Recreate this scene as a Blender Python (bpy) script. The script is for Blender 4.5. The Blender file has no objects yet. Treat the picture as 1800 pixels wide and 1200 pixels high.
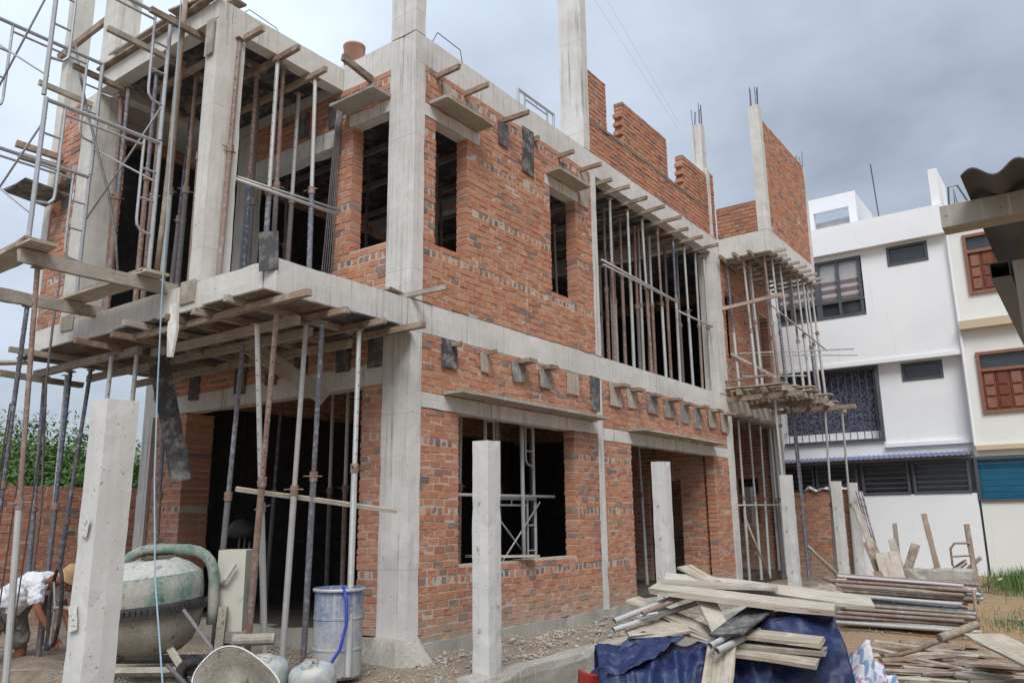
import bpy, math, random
from mathutils import Vector, Matrix, noise
rnd = random.Random(7)
scene = bpy.context.scene
# ---------------------------------------------------------------- camera
CAM = Vector((6.83, -7.24, 1.5))
cd = bpy.data.cameras.new('camera'); cam = bpy.data.objects.new('camera', cd)
scene.collection.objects.link(cam)
cd.sensor_width = 36.0; cd.lens = 28.06; cd.clip_start = 0.05; cd.clip_end = 3000
cam.matrix_world = Matrix(((0.8082, 0.1360, 0.5729, CAM.x), (0.5888, -0.1690, -0.7904, CAM.y), (-0.0106, 0.9762, -0.2167, CAM.z), (0, 0, 0, 1)))
scene.camera = cam
# ---------------------------------------------------------------- node helper
class G:
    def __init__(s, tree): s.t = tree; s.t.nodes.clear()
    def n(s, typ, ins=None, **props):
        nd = s.t.nodes.new('ShaderNode' + typ)
        for k, v in props.items(): setattr(nd, k, v)
        for k, v in (ins or {}).items():
            if isinstance(v, bpy.types.NodeSocket): s.t.links.new(v, nd.inputs[k])
            elif isinstance(v, bpy.types.Node): s.t.links.new(v.outputs[0], nd.inputs[k])
            else: nd.inputs[k].default_value = v
        return nd
    def mix(s, f, a, b, blend='MIX'):
        f = s.val(f); a = s.col(a); b = s.col(b)
        return s.n('MixRGB', {'Fac': f, 'Color1': a, 'Color2': b}, blend_type=blend).outputs[0]
    def val(s, v): return v.outputs[0] if isinstance(v, bpy.types.Node) else v
    def col(s, c):
        if isinstance(c, bpy.types.Node): return c.outputs[0]
        if isinstance(c, (tuple, list)): return tuple(c) if len(c) == 4 else (*c, 1)
        return c
    def math(s, op, a, b=0.5, c=0.0):
        return s.n('Math', {0: s.val(a), 1: s.val(b), 2: s.val(c)}, operation=op).outputs[0]
    def ramp(s, f, lo, hi):
        m = s.n('MapRange', {'Value': s.val(f), 'From Min': lo, 'From Max': hi}); m.clamp = True
        return m.outputs[0]
    def noise(s, vec, scale, detail=4, rough=0.55, stretch=None):
        if stretch: vec = s.n('Mapping', {'Vector': vec, 'Scale': stretch}).outputs[0]
        return s.n('TexNoise', {'Vector': vec, 'Scale': scale, 'Detail': detail, 'Roughness': rough}).outputs[0]
# ---------------------------------------------------------------- sky
SUN_EL, SUN_AZ = math.radians(50), math.radians(141)      # azimuth measured from north (+Y) towards east (+X)
w = bpy.data.worlds.new('World'); scene.world = w; w.use_nodes = True
g = G(w.node_tree)
sky = g.n('TexSky', sky_type='NISHITA', sun_disc=False, sun_elevation=SUN_EL, sun_rotation=SUN_AZ, air_density=1.2, dust_density=2.5)
tc = g.n('TexCoord'); gen = tc.outputs['Generated']
sep = g.n('SeparateXYZ', {0: gen})
# flatten the direction on to a cloud layer so that clouds grow finer towards the horizon
zz = g.math('MAXIMUM', sep.outputs[2], 0.03)
den = g.math('ADD', zz, 0.28)
cv = g.n('CombineXYZ', {0: g.math('DIVIDE', sep.outputs[0], den), 1: g.math('DIVIDE', sep.outputs[1], den), 2: 0.0}).outputs[0]
n1 = g.noise(cv, 0.85, 6, 0.5); n2 = g.noise(cv, 2.6, 7, 0.55)
# one side of the sky (west) is brighter than the other, as under a passing rain front
side = g.n('VectorMath', {0: gen, 1: (-0.80, -0.42, 0.42)}, operation='DOT_PRODUCT').outputs['Value']
f = g.math('ADD', g.math('MULTIPLY', n1, 1.25), g.math('MULTIPLY', n2, 0.75))
f = g.math('ADD', f, g.math('MULTIPLY', side, 0.50))
f = g.ramp(f, 0.72, 1.52)
cloud = g.mix(f, (1.72, 2.0, 2.45), (4.75, 5.4, 6.3))
up = g.math('MULTIPLY_ADD', g.math('MAXIMUM', sep.outputs[2], 0.0), 0.95, 0.60)
cloud = g.mix(1.0, cloud, g.n('CombineXYZ', {0: up, 1: up, 2: up}).outputs[0], 'MULTIPLY')
allsky = g.mix(0.90, sky.outputs[0], cloud)
bg = g.n('Background', {'Color': allsky, 'Strength': 0.1})
g.n('OutputWorld', {'Surface': bg.outputs[0]})
# ---------------------------------------------------------------- sun (veiled, very soft)
sd = bpy.data.lights.new('sun', 'SUN'); so = bpy.data.objects.new('sun', sd); scene.collection.objects.link(so)
sd.energy = 1.5; sd.angle = math.radians(28); sd.color = (1.0, 0.975, 0.94)
sv = Vector((math.sin(SUN_AZ) * math.cos(SUN_EL), math.cos(SUN_AZ) * math.cos(SUN_EL), math.sin(SUN_EL)))
so.rotation_euler = (-sv).to_track_quat('-Z', 'Y').to_euler(); so.location = (10, -10, 20)
vs = scene.view_settings
vs.view_transform = 'Standard'; vs.look = 'None'; vs.gamma = 1.0; vs.exposure = 0.86; vs.use_curve_mapping = False
# ---------------------------------------------------------------- mesh helpers
def mesh_obj(name, verts, faces, mats, parent=None, mw=None, mi=None, smooth=False):
    me = bpy.data.meshes.new(name); me.from_pydata([tuple(v) for v in verts], [], faces)
    for m in (mats if isinstance(mats, (list, tuple)) else [mats]): me.materials.append(m)
    if mi: me.polygons.foreach_set('material_index', mi)
    if smooth: me.polygons.foreach_set('use_smooth', [True] * len(faces))
    me.update()
    o = bpy.data.objects.new(name, me); scene.collection.objects.link(o)
    if parent: o.parent = parent
    if mw is not None:
        if parent: o.matrix_local = mw
        else: o.matrix_world = mw
    return o
def empty(name, loc=(0, 0, 0), mw=None):
    o = bpy.data.objects.new(name, None); o.empty_display_size = 0.2; scene.collection.objects.link(o)
    o.matrix_world = mw if mw is not None else Matrix.Translation(loc)
    return o
def tag(o, label, cat=None, group=None):
    o['label'] = label
    if cat: o['category'] = cat
    if group: o['group'] = group
    return o
def kind(o, k): o['kind'] = k; return o
BOXF = [(0, 3, 2, 1), (4, 5, 6, 7), (0, 1, 5, 4), (1, 2, 6, 5), (2, 3, 7, 6), (3, 0, 4, 7)]
def frame_of(d, upv=Vector((0, 0, 1)), axis='X'):
    """rotation whose local X (or Z) axis runs along d"""
    d = d.normalized()
    if axis == 'X':
        if abs(d.dot(upv)) > 0.99: upv = Vector((0, 1, 0))
        y = upv.cross(d).normalized(); z = d.cross(y)
        return Matrix((d, y, z)).transposed()
    r = Vector((1, 0, 0)) if abs(d.x) < 0.9 else Vector((0, 1, 0))
    y = d.cross(r).normalized(); x = y.cross(d)
    return Matrix((x, y, d)).transposed()
class MB:
    def __init__(s): s.v = []; s.f = []; s.mi = []; s.cur = 0
    def add(s, vs, fs):
        b = len(s.v); s.v += [Vector(v) for v in vs]
        for f in fs: s.f.append(tuple(i + b for i in f)); s.mi.append(s.cur)
        return s
    def box(s, x0, x1, y0, y1, z0, z1, M=None, jit=0):
        vs = [Vector(p) for p in ((x0, y0, z0), (x1, y0, z0), (x1, y1, z0), (x0, y1, z0), (x0, y0, z1), (x1, y0, z1), (x1, y1, z1), (x0, y1, z1))]
        if jit: vs = [v + Vector((rnd.uniform(-jit, jit), rnd.uniform(-jit, jit), rnd.uniform(-jit, jit))) for v in vs]
        if M is not None: vs = [M @ v for v in vs]
        return s.add(vs, BOXF)
    def rbox(s, x0, x1, y0, y1, z0, z1, sub=0.22, amp=0.004, chip=0.006):
        """box with slightly wavy faces and chipped edges"""
        lo = (x0, y0, z0); hi = (x1, y1, z1)
        def disp(p):
            q = Vector(p)
            d = noise.noise_vector(q * 2.3) * amp + noise.noise_vector(q * 9.0) * amp * 0.5
            e = [abs(p[i] - lo[i]) < 1e-6 or abs(p[i] - hi[i]) < 1e-6 for i in range(3)]
            if sum(e) >= 2:
                c = chip * (0.5 + max(0, noise.noise(q * 6.0 + Vector((9, 1, 4)))) * 2.2)
                for i in range(3):
                    if e[i]: d[i] += c if abs(p[i] - lo[i]) < 1e-6 else -c
            return q + d
        for ax in range(3):
            a, b = [(1, 2), (2, 0), (0, 1)][ax]
            na = max(1, min(60, round((hi[a] - lo[a]) / sub))); nb = max(1, min(60, round((hi[b] - lo[b]) / sub)))
            for side in (0, 1):
                vs = []
                for j in range(nb + 1):
                    for i in range(na + 1):
                        p = [0, 0, 0]; p[ax] = (lo, hi)[side][ax]
                        p[a] = lo[a] + (hi[a] - lo[a]) * i / na; p[b] = lo[b] + (hi[b] - lo[b]) * j / nb
                        vs.append(disp(p))
                fs = []
                for j in range(nb):
                    for i in range(na):
                        q = (j * (na + 1) + i, j * (na + 1) + i + 1, (j + 1) * (na + 1) + i + 1, (j + 1) * (na + 1) + i)
                        fs.append(q if side else q[::-1])
                s.add(vs, fs)
        return s
    def tube(s, p0, p1, r0, r1=None, n=10, cap=True):
        return s.path([p0, p1], [r0, r0 if r1 is None else r1], n, cap)
    def path(s, pts, r, n=8, cap=True, closed=False):
        pts = [Vector(p) for p in pts]; m = len(pts)
        rr = r if isinstance(r, (list, tuple)) else [r] * m
        vs = []; fs = []; x = None
        for i, p in enumerate(pts):
            if closed: d = pts[(i + 1) % m] - pts[i - 1]
            else: d = pts[min(i + 1, m - 1)] - pts[max(i - 1, 0)]
            d.normalize()
            if x is None: x = frame_of(d, axis='Z').col[0].copy()
            x = (x - d * x.dot(d)).normalized(); y = d.cross(x)
            for k in range(n):
                a = 2 * math.pi * k / n
                vs.append(p + (x * math.cos(a) + y * math.sin(a)) * rr[i])
        for i in range(m if closed else m - 1):
            j = (i + 1) % m
            for k in range(n):
                l = (k + 1) % n
                fs.append((i * n + k, i * n + l, j * n + l, j * n + k))
        if cap and not closed:
            fs.append(tuple(range(n))[::-1]); fs.append(tuple((m - 1) * n + k for k in range(n)))
        return s.add(vs, fs)
    def lathe(s, prof, n=28, c=(0, 0, 0), M=None):
        vs = []; fs = []
        for (r, z) in prof:
            for k in range(n):
                a = 2 * math.pi * k / n
                v = Vector((c[0] + r * math.cos(a), c[1] + r * math.sin(a), c[2] + z)); vs.append(M @ v if M is not None else v)
        for i in range(len(prof) - 1):
            for k in range(n):
                l = (k + 1) % n; fs.append((i * n + k, i * n + l, (i + 1) * n + l, (i + 1) * n + k))
        return s.add(vs, fs)
    def build(s, name, mats, parent=None, mw=None, smooth=False):
        return mesh_obj(name, s.v, s.f, mats, parent, mw, s.mi if isinstance(mats, (list, tuple)) else None, smooth)
def at(p, rot=None):
    M = Matrix.Translation(Vector(p))
    return M @ rot.to_4x4() if rot is not None else M
ORD = 'first second third fourth fifth sixth seventh eighth ninth tenth eleventh twelfth thirteenth fourteenth fifteenth sixteenth seventeenth eighteenth nineteenth twentieth'.split()
# ---------------------------------------------------------------- materials
def M_(name, fn, rough=0.85, metal=0.0, bump=0.0, bumpdist=0.01, spec=0.3, alpha=None, trans=None):
    m = bpy.data.materials.new(name); m.use_nodes = True; g = G(m.node_tree)
    c, h = fn(g)
    ins = {'Roughness': rough, 'Metallic': metal, 'Specular IOR Level': spec, 'Base Color': g.col(c)}
    if bump and h is not None: ins['Normal'] = g.n('Bump', {'Height': h, 'Strength': bump, 'Distance': bumpdist}).outputs[0]
    b = g.n('BsdfPrincipled', ins)
    g.n('OutputMaterial', {'Surface': b.outputs[0]})
    return m
def wpos(g): return g.n('NewGeometry').outputs['Position']
def opos(g): return g.n('TexCoord').outputs['Object']
def orand(g): return g.n('ObjectInfo').outputs['Random']
def concrete(name, light, dark, streak=0.35, stain=(0.17, 0.16, 0.145), warm=(0.42, 0.37, 0.28), joints=0.3):
    def fn(g):
        p = wpos(g)
        a = g.ramp(g.noise(p, 1.1, 6, 0.6), 0.33, 0.68)
        b = g.ramp(g.noise(p, 7.0, 6, 0.65), 0.35, 0.7)
        c = g.mix(a, light, dark); c = g.mix(g.math('MULTIPLY', b, 0.35), c, warm)
        s = g.ramp(g.noise(p, 1.0, 5, 0.65, (19, 19, 0.5)), 0.52, 0.68)
        zone = g.ramp(g.noise(p, 0.9, 3, 0.5), 0.40, 0.58)
        c = g.mix(g.math('MULTIPLY', g.math('MULTIPLY', s, zone), streak), c, stain)
        s2 = g.ramp(g.noise(p, 1.0, 4, 0.6, (22, 22, 0.7)), 0.58, 0.7)
        c = g.mix(g.math('MULTIPLY', s2, streak * 0.8), c, (0.68, 0.67, 0.64))
        sp = g.ramp(g.noise(p, 34, 2, 0.5), 0.68, 0.73)
        c = g.mix(g.math('MULTIPLY', sp, 0.55), c, (0.12, 0.115, 0.11))
        # board joints left by the formwork: faint level lines at irregular heights
        z = g.n('SeparateXYZ', {0: p}).outputs[2]
        zn = g.math('ADD', z, g.math('MULTIPLY', g.noise(p, 0.7, 2), 0.06))
        ln = g.ramp(g.math('ABSOLUTE', g.math('SUBTRACT', g.math('FRACT', g.math('MULTIPLY', zn, 0.53)), 0.5)), 0.006, 0.0)
        c = g.mix(g.math('MULTIPLY', ln, joints), c, stain)
        h = g.math('ADD', g.math('MULTIPLY', g.noise(p, 28, 5, 0.65), 0.6), g.math('MULTIPLY', sp, -0.6))
        return c, g.math('SUBTRACT', h, g.math('MULTIPLY', ln, joints))
    return M_(name, fn, 0.92, bump=0.5, bumpdist=0.006)
CONC = concrete('concrete_grey', (0.68, 0.675, 0.66), (0.53, 0.525, 0.51), 0.75)
CONC_W = concrete('concrete_warm', (0.68, 0.67, 0.635), (0.54, 0.53, 0.495), 0.55, stain=(0.24, 0.21, 0.16))
CONC_P = concrete('concrete_precast', (0.63, 0.63, 0.615), (0.54, 0.54, 0.525), 0.12, warm=(0.50, 0.47, 0.41), joints=0.0)
CONC_R = concrete('concrete_rough', (0.40, 0.385, 0.35), (0.26, 0.245, 0.215), 0.5)
def brickmat(name, cols, grey):
    def fn(g):
        p = wpos(g)
        at_ = g.n('Attribute', attribute_name='rnd').outputs['Fac']
        r = g.math('FRACT', g.math('ADD', at_, orand(g)))
        r2 = g.math('FRACT', g.math('MULTIPLY', r, 7.31)); r3 = g.math('FRACT', g.math('MULTIPLY', r, 23.7))
        c = g.mix(r, cols[0], cols[1]); c = g.mix(g.math('MULTIPLY', r2, 0.75), c, cols[2])
        c = g.mix(g.math('GREATER_THAN', r3, 0.94), c, cols[3])
        n = g.noise(p, 22, 5, 0.6)
        c = g.mix(g.math('MULTIPLY', g.ramp(n, 0.35, 0.75), 0.45), c, cols[1])
        # mortar smeared over the faces
        sm = g.ramp(g.noise(p, 10, 6, 0.72), 0.53, 0.68)
        big = g.ramp(g.noise(p, 0.75, 3, 0.5), 0.36, 0.66)
        k = g.math('MULTIPLY', sm, g.math('MULTIPLY_ADD', big, 0.70, 0.25))
        c = g.mix(g.math('MAXIMUM', k, grey) if grey else k, c, (0.46, 0.39, 0.33))
        # cement run-off in thin vertical lines
        s = g.ramp(g.noise(p, 1.0, 4, 0.6, (17, 17, 0.5)), 0.60, 0.70)
        s = g.math('MULTIPLY', s, g.ramp(g.noise(p, 0.6, 2), 0.5, 0.62))
        c = g.mix(g.math('MULTIPLY', s, 0.65), c, (0.56, 0.53, 0.48))
        # darker weathered areas
        dk = g.ramp(g.noise(p, 0.8, 4, 0.6, (1, 1, 0.6)), 0.50, 0.72)
        c = g.mix(g.math('MULTIPLY', dk, 0.36), c, (0.19, 0.095, 0.065))
        # mud splashed up from the ground
        z = g.n('SeparateXYZ', {0: p}).outputs[2]
        mud = g.math('MULTIPLY', g.ramp(g.math('ADD', z, g.math('MULTIPLY', g.noise(p, 3, 5, 0.65), 0.55)), 0.78, 0.36), 0.65)
        c = g.mix(mud, c, (0.40, 0.325, 0.25))
        return c, g.noise(p, 60, 4, 0.7)
    return M_(name, fn, 0.93, bump=0.6, bumpdist=0.004)
BC = [(0.48, 0.20, 0.108), (0.375, 0.15, 0.092), (0.54, 0.285, 0.175), (0.27, 0.165, 0.13)]
BRICK = brickmat('brick_orange', BC, 0)
BRICK_END = brickmat('brick_end_cemented', [(0.27, 0.15, 0.11), (0.16, 0.115, 0.10), (0.31, 0.20, 0.155), (0.12, 0.095, 0.09)], 0.1)
def mort(g):
    p = wpos(g); c = g.mix(g.ramp(g.noise(p, 6, 6, 0.7), 0.35, 0.7), (0.54, 0.475, 0.41), (0.40, 0.345, 0.29))
    return c, g.noise(p, 50, 4, 0.7)
MORTAR = M_('mortar', mort, 0.95, bump=0.8, bumpdist=0.01)
def mort2(g):
    p = wpos(g); c = g.mix(g.ramp(g.noise(p, 9, 6, 0.7), 0.35, 0.7), (0.17, 0.15, 0.125), (0.26, 0.22, 0.175))
    return c, g.noise(p, 50, 4, 0.7)
MORTAR_D = M_('mortar_damp', mort2, 0.95, bump=0.8, bumpdist=0.01)
def steel(name, col, rustamt=0.5, metal=0.35, spot=(0.58, 0.57, 0.54)):
    def fn(g):
        p = wpos(g); r = orand(g)
        c = g.mix(g.math('MULTIPLY', r, 0.35), col, (0.33, 0.32, 0.31))
        k = g.ramp(g.noise(p, 3.5, 6, 0.7, (1, 1, 0.45)), 0.52 - rustamt * 0.18, 0.68)
        c = g.mix(g.math('MULTIPLY', k, rustamt), c, (0.20, 0.105, 0.07))
        c = g.mix(g.math('MULTIPLY', g.ramp(g.noise(p, 17, 5, 0.7), 0.50, 0.64), 0.6), c, spot)
        return c, g.noise(p, 60, 4, 0.7)
    return M_(name, fn, 0.6, metal, bump=0.3, bumpdist=0.003)
GALV = steel('steel_pale', (0.50, 0.51, 0.50), 0.22)
BLUE = steel('steel_blue_paint', (0.075, 0.10, 0.155), 0.45, 0.1, (0.42, 0.43, 0.45))
RUST = steel('steel_rusty', (0.26, 0.17, 0.135), 0.8, 0.1, (0.40, 0.37, 0.34))
RED = steel('steel_red_oxide', (0.30, 0.09, 0.07), 0.4, 0.1, (0.40, 0.36, 0.33))
DARKS = steel('steel_dark', (0.12, 0.12, 0.13), 0.5, 0.2, (0.25, 0.24, 0.23))
SCAF = steel('steel_scaffold', (0.40, 0.43, 0.46), 0.12, 0.5, (0.52, 0.53, 0.53))
STM = {'g': GALV, 'b': BLUE, 'r': RUST, 'o': RED, 'd': DARKS, 's': SCAF}
def timber(name, c1, c2, c3, cement=0.35):
    def fn(g):
        p = opos(g); r = orand(g)
        gr = g.noise(p, 4.0, 6, 0.6, (0.5, 9, 9))
        c = g.mix(g.ramp(gr, 0.3, 0.7), c1, c2); c = g.mix(g.math('MULTIPLY', r, 0.6), c, c3)
        k = g.ramp(g.noise(wpos(g), 5.0, 6, 0.72), 0.48, 0.66)
        c = g.mix(g.math('MULTIPLY', k, cement), c, (0.55, 0.52, 0.46))
        d = g.ramp(g.noise(wpos(g), 2.4, 4, 0.6), 0.58, 0.74)
        c = g.mix(g.math('MULTIPLY', d, 0.4), c, (0.09, 0.07, 0.055))
        ck = g.ramp(g.noise(p, 3.0, 4, 0.6, (0.35, 16, 16)), 0.62, 0.68)
        c = g.mix(g.math('MULTIPLY', ck, 0.55), c, (0.07, 0.055, 0.045))
        return c, g.math('SUBTRACT', gr, ck)
    return M_(name, fn, 0.88, bump=0.5, bumpdist=0.004)
TIMB = timber('timber_brown', (0.25, 0.18, 0.13), (0.13, 0.095, 0.07), (0.36, 0.27, 0.20), 0.45)
TIMB_G = timber('timber_grey', (0.34, 0.30, 0.25), (0.23, 0.20, 0.165), (0.42, 0.37, 0.31), 0.55)
PLANK = timber('plank_cement_pale', (0.46, 0.40, 0.315), (0.29, 0.245, 0.185), (0.50, 0.455, 0.38), 0.65)
PLYG = timber('plywood_cement_grey', (0.13, 0.13, 0.13), (0.20, 0.195, 0.19), (0.27, 0.26, 0.25), 0.55)
SHADE_BLK = timber('room_shade_black', (0.018, 0.018, 0.02), (0.03, 0.03, 0.033), (0.04, 0.04, 0.043), 0.05)  # near-black for the added indoor sheets, stands in for room shade
PLY = timber('plywood_black_film', (0.040, 0.041, 0.046), (0.075, 0.075, 0.08), (0.13, 0.13, 0.135), 0.4)
FORM = timber('formwork_board', (0.17, 0.135, 0.105), (0.10, 0.08, 0.062), (0.22, 0.18, 0.14), 0.3)
def plain(name, c1, c2=None, sc=6.0, rough=0.7, metal=0.0, bump=0.15, k=0.6, lo=0.4, hi=0.65, spec=0.3):
    c2 = c2 or tuple(x * 0.75 for x in c1)
    def fn(g):
        p = wpos(g); n = g.noise(p, sc, 6, 0.65)
        return g.mix(g.math('MULTIPLY', g.ramp(n, lo, hi), k), c1, c2), g.noise(p, sc * 6, 4, 0.6)
    return M_(name, fn, rough, metal, bump=bump, bumpdist=0.005, spec=spec)
def wall_paint(name, c1, c2, dirt=(0.36, 0.36, 0.34)):
    def fn(g):
        p = wpos(g); c = g.mix(g.ramp(g.noise(p, 0.6, 5, 0.6), 0.35, 0.7), c1, c2)
        s = g.ramp(g.noise(p, 1.0, 5, 0.6, (5, 5, 0.35)), 0.60, 0.80)
        c = g.mix(g.math('MULTIPLY', s, 0.42), c, dirt)
        sp = g.ramp(g.noise(p, 5, 7, 0.75), 0.66, 0.74)
        c = g.mix(g.math('MULTIPLY', sp, 0.3), c, dirt)
        return c, g.noise(p, 30, 4, 0.6)
    return M_(name, fn, 0.85, bump=0.15, bumpdist=0.004)
WHITE = wall_paint('white_render', (0.80, 0.82, 0.835), (0.74, 0.76, 0.785))
CREAM = wall_paint('cream_render', (0.76, 0.77, 0.74), (0.70, 0.71, 0.68))
BEIGE = wall_paint('beige_trim', (0.58, 0.49, 0.34), (0.50, 0.42, 0.29))
GREYF = plain('grey_painted_metal', (0.075, 0.085, 0.10), (0.11, 0.12, 0.13), 3, 0.45)
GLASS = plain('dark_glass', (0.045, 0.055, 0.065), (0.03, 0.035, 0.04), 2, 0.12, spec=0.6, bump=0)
BLIND = plain('window_blind', (0.42, 0.42, 0.44), (0.34, 0.34, 0.36), 4, 0.8)
BLINDD = plain('window_blind_dark', (0.19, 0.14, 0.13), (0.15, 0.11, 0.10), 4, 0.8)
LACE = plain('dark_patterned_curtain', (0.035, 0.04, 0.075), (0.16, 0.17, 0.22), 17, 0.9, k=1.0, lo=0.46, hi=0.58)
SHUT = plain('brown_shutter_wood', (0.20, 0.065, 0.035), (0.10, 0.035, 0.022), 8, 0.5)
SHUTF = plain('brown_frame_wood', (0.27, 0.13, 0.085), (0.18, 0.08, 0.055), 8, 0.55)
AQUA = plain('blue_sheet', (0.015, 0.20, 0.36), (0.01, 0.13, 0.27), 2, 0.4)
BLUEC = plain('blue_corrugated_metal', (0.11, 0.13, 0.24), (0.20, 0.20, 0.26), 3, 0.5)
CEM = plain('grey_cement_sheet', (0.12, 0.125, 0.135), (0.08, 0.083, 0.09), 4, 0.8)
TARPB = plain('blue_tarpaulin', (0.014, 0.024, 0.085), (0.10, 0.125, 0.20), 5.5, 0.5, k=0.6, lo=0.50, hi=0.75, spec=0.4, bump=0.5)
TARPR = plain('red_tarpaulin', (0.33, 0.03, 0.02), (0.22, 0.03, 0.02), 4, 0.5)
def crusted(name, paint, film, amt):
    def fn(g):
        p = wpos(g)
        c = g.mix(g.ramp(g.noise(p, 3.5, 7, 0.7, (1, 1, 0.6)), 0.42 - amt, 0.60 - amt), paint, film)
        c = g.mix(g.math('MULTIPLY', g.ramp(g.noise(p, 26, 6, 0.75), 0.50, 0.62), 0.6), c, (0.33, 0.31, 0.27))
        c = g.mix(g.math('MULTIPLY', g.ramp(g.noise(p, 11, 6, 0.7), 0.58, 0.68), 0.8), c, (0.06, 0.055, 0.05))
        c = g.mix(g.math('MULTIPLY', g.ramp(g.noise(p, 40, 3, 0.6), 0.62, 0.70), 0.6), c, (0.15, 0.09, 0.06))
        return c, g.noise(p, 30, 6, 0.75)
    return M_(name, fn, 0.9, bump=0.9, bumpdist=0.012)
GREEN = crusted('green_mixer_paint', (0.12, 0.215, 0.175), (0.36, 0.345, 0.305), 0.02)
GREENL = crusted('green_paint_cement_film', (0.17, 0.28, 0.23), (0.46, 0.46, 0.43), 0.10)
GREENP = plain('green_panel_cemented', (0.50, 0.485, 0.42), (0.20, 0.33, 0.26), 3.5, 0.8, k=0.8, lo=0.58, hi=0.68)
CEMENT = crusted('dried_cement', (0.27, 0.245, 0.20), (0.39, 0.355, 0.295), 0.0)
IRON = plain('black_iron', (0.03, 0.03, 0.032), (0.07, 0.06, 0.055), 8, 0.6)
RUBBER = plain('black_rubber', (0.025, 0.025, 0.027), (0.10, 0.095, 0.09), 7, 0.8)
def scuffed(g):
    p = opos(g); z = g.n('SeparateXYZ', {0: p}).outputs[2]
    film = g.ramp(g.math('ADD', g.math('MULTIPLY', z, -0.55), g.noise(p, 4, 7, 0.7)), -0.02, 0.32)
    c = g.mix(film, (0.11, 0.16, 0.31), (0.37, 0.375, 0.365))
    c = g.mix(g.math('MULTIPLY', g.ramp(g.noise(p, 19, 6, 0.75), 0.48, 0.64), 0.7), c, (0.42, 0.42, 0.40))
    c = g.mix(g.math('MULTIPLY', g.ramp(g.noise(p, 1.0, 5, 0.6, (30, 30, 1.5)), 0.57, 0.66), 0.5), c, (0.50, 0.49, 0.46))
    return c, g.noise(p, 22, 5, 0.7)
BPLAST = M_('blue_plastic_scuffed', scuffed, 0.6, bump=0.4, bumpdist=0.006)
CAN = plain('pale_blue_plastic_muddy', (0.30, 0.34, 0.36), (0.50, 0.485, 0.43), 7, 0.6, k=0.9, lo=0.42, hi=0.60)
HOSE = plain('blue_hose', (0.03, 0.055, 0.36), (0.05, 0.08, 0.30), 8, 0.4)
ROPE = plain('pale_blue_rope', (0.25, 0.38, 0.47), (0.36, 0.44, 0.50), 20, 0.8)
SHIRT = plain('white_shirt', (0.72, 0.74, 0.78), (0.62, 0.64, 0.69), 6, 0.9)
SHORT = plain('grey_shorts', (0.21, 0.20, 0.18), (0.16, 0.15, 0.14), 9, 0.95)
SKIN = plain('tanned_skin', (0.27, 0.11, 0.06), (0.20, 0.075, 0.04), 9, 0.6)
CAP = plain('tan_cap', (0.42, 0.28, 0.14), (0.33, 0.21, 0.10), 9, 0.9)
PINK = plain('orange_plastic', (0.62, 0.36, 0.27), (0.52, 0.30, 0.22), 6, 0.6)
PAPER = plain('paper', (0.66, 0.66, 0.62), (0.50, 0.49, 0.44), 20, 0.9, k=0.8)
INK = plain('ink', (0.20, 0.23, 0.24), (0.28, 0.30, 0.30), 20, 0.9)
SACK = plain('grey_sacking', (0.45, 0.46, 0.46), (0.30, 0.30, 0.29), 6, 0.8)
REBAR = plain('rebar', (0.085, 0.06, 0.05), (0.05, 0.04, 0.035), 9, 0.75)
def striped(g):
    uv = g.n('Attribute', attribute_name='uvw').outputs['Vector']
    s = g.n('SeparateXYZ', {0: uv})
    a = g.math('FRACT', g.math('MULTIPLY', s.outputs[0], 5.0)); b = g.math('FRACT', g.math('MULTIPLY', s.outputs[1], 5.0))
    c = g.mix(g.math('LESS_THAN', a, 0.30), (0.66, 0.68, 0.71), (0.22, 0.36, 0.58))
    c = g.mix(g.math('MULTIPLY', g.math('LESS_THAN', b, 0.26), 0.75), c, (0.56, 0.20, 0.19))
    return c, None
STRIPE = M_('striped_tarpaulin', striped, 0.6)
def soil(g):
    p = wpos(g); s = g.n('SeparateXYZ', {0: p})
    n = g.noise(p, 0.8, 7, 0.65); n2 = g.noise(p, 7, 7, 0.7)
    c = g.mix(g.ramp(n2, 0.35, 0.68), (0.25, 0.195, 0.14), (0.36, 0.30, 0.235))
    east = g.ramp(s.outputs[0], 2.2, 4.2)
    o = g.mix(g.ramp(n2, 0.4, 0.62), (0.42, 0.25, 0.115), (0.34, 0.235, 0.135))
    c = g.mix(g.math('MULTIPLY', g.math('MULTIPLY', east, g.ramp(n, 0.30, 0.52)), 0.95), c, o)
    pe = g.n('TexVoronoi', {'Vector': p, 'Scale': 26.0}).outputs['Distance']
    c = g.mix(g.math('MULTIPLY', g.ramp(pe, 0.20, 0.08), 0.5), c, (0.44, 0.41, 0.36))
    c = g.mix(g.math('MULTIPLY', g.ramp(g.noise(p, 1.7, 5, 0.6), 0.56, 0.72), 0.5), c, (0.14, 0.105, 0.075))
    return c, g.math('ADD', g.noise(p, 18, 7, 0.7), g.math('MULTIPLY', pe, -0.4))
SOIL = M_('site_soil', soil, 0.97, bump=1.0, bumpdist=0.04)
def leafm(name, c1, c2, c3):
    def fn(g):
        p = wpos(g)
        at_ = g.n('Attribute', attribute_name='rnd').outputs['Fac']
        c = g.mix(at_, c1, c2); c = g.mix(g.math('MULTIPLY', g.ramp(g.noise(p, 0.9, 3), 0.4, 0.7), 0.6), c, c3)
        return c, None
    return M_(name, fn, 0.6)
LEAF = leafm('leaves', (0.03, 0.085, 0.016), (0.085, 0.165, 0.03), (0.12, 0.20, 0.04))
GRASS = leafm('grass_blades', (0.05, 0.12, 0.025), (0.11, 0.19, 0.05), (0.16, 0.20, 0.07))
BARK = plain('bark', (0.14, 0.11, 0.085), (0.09, 0.07, 0.055), 9, 0.95)
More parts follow.
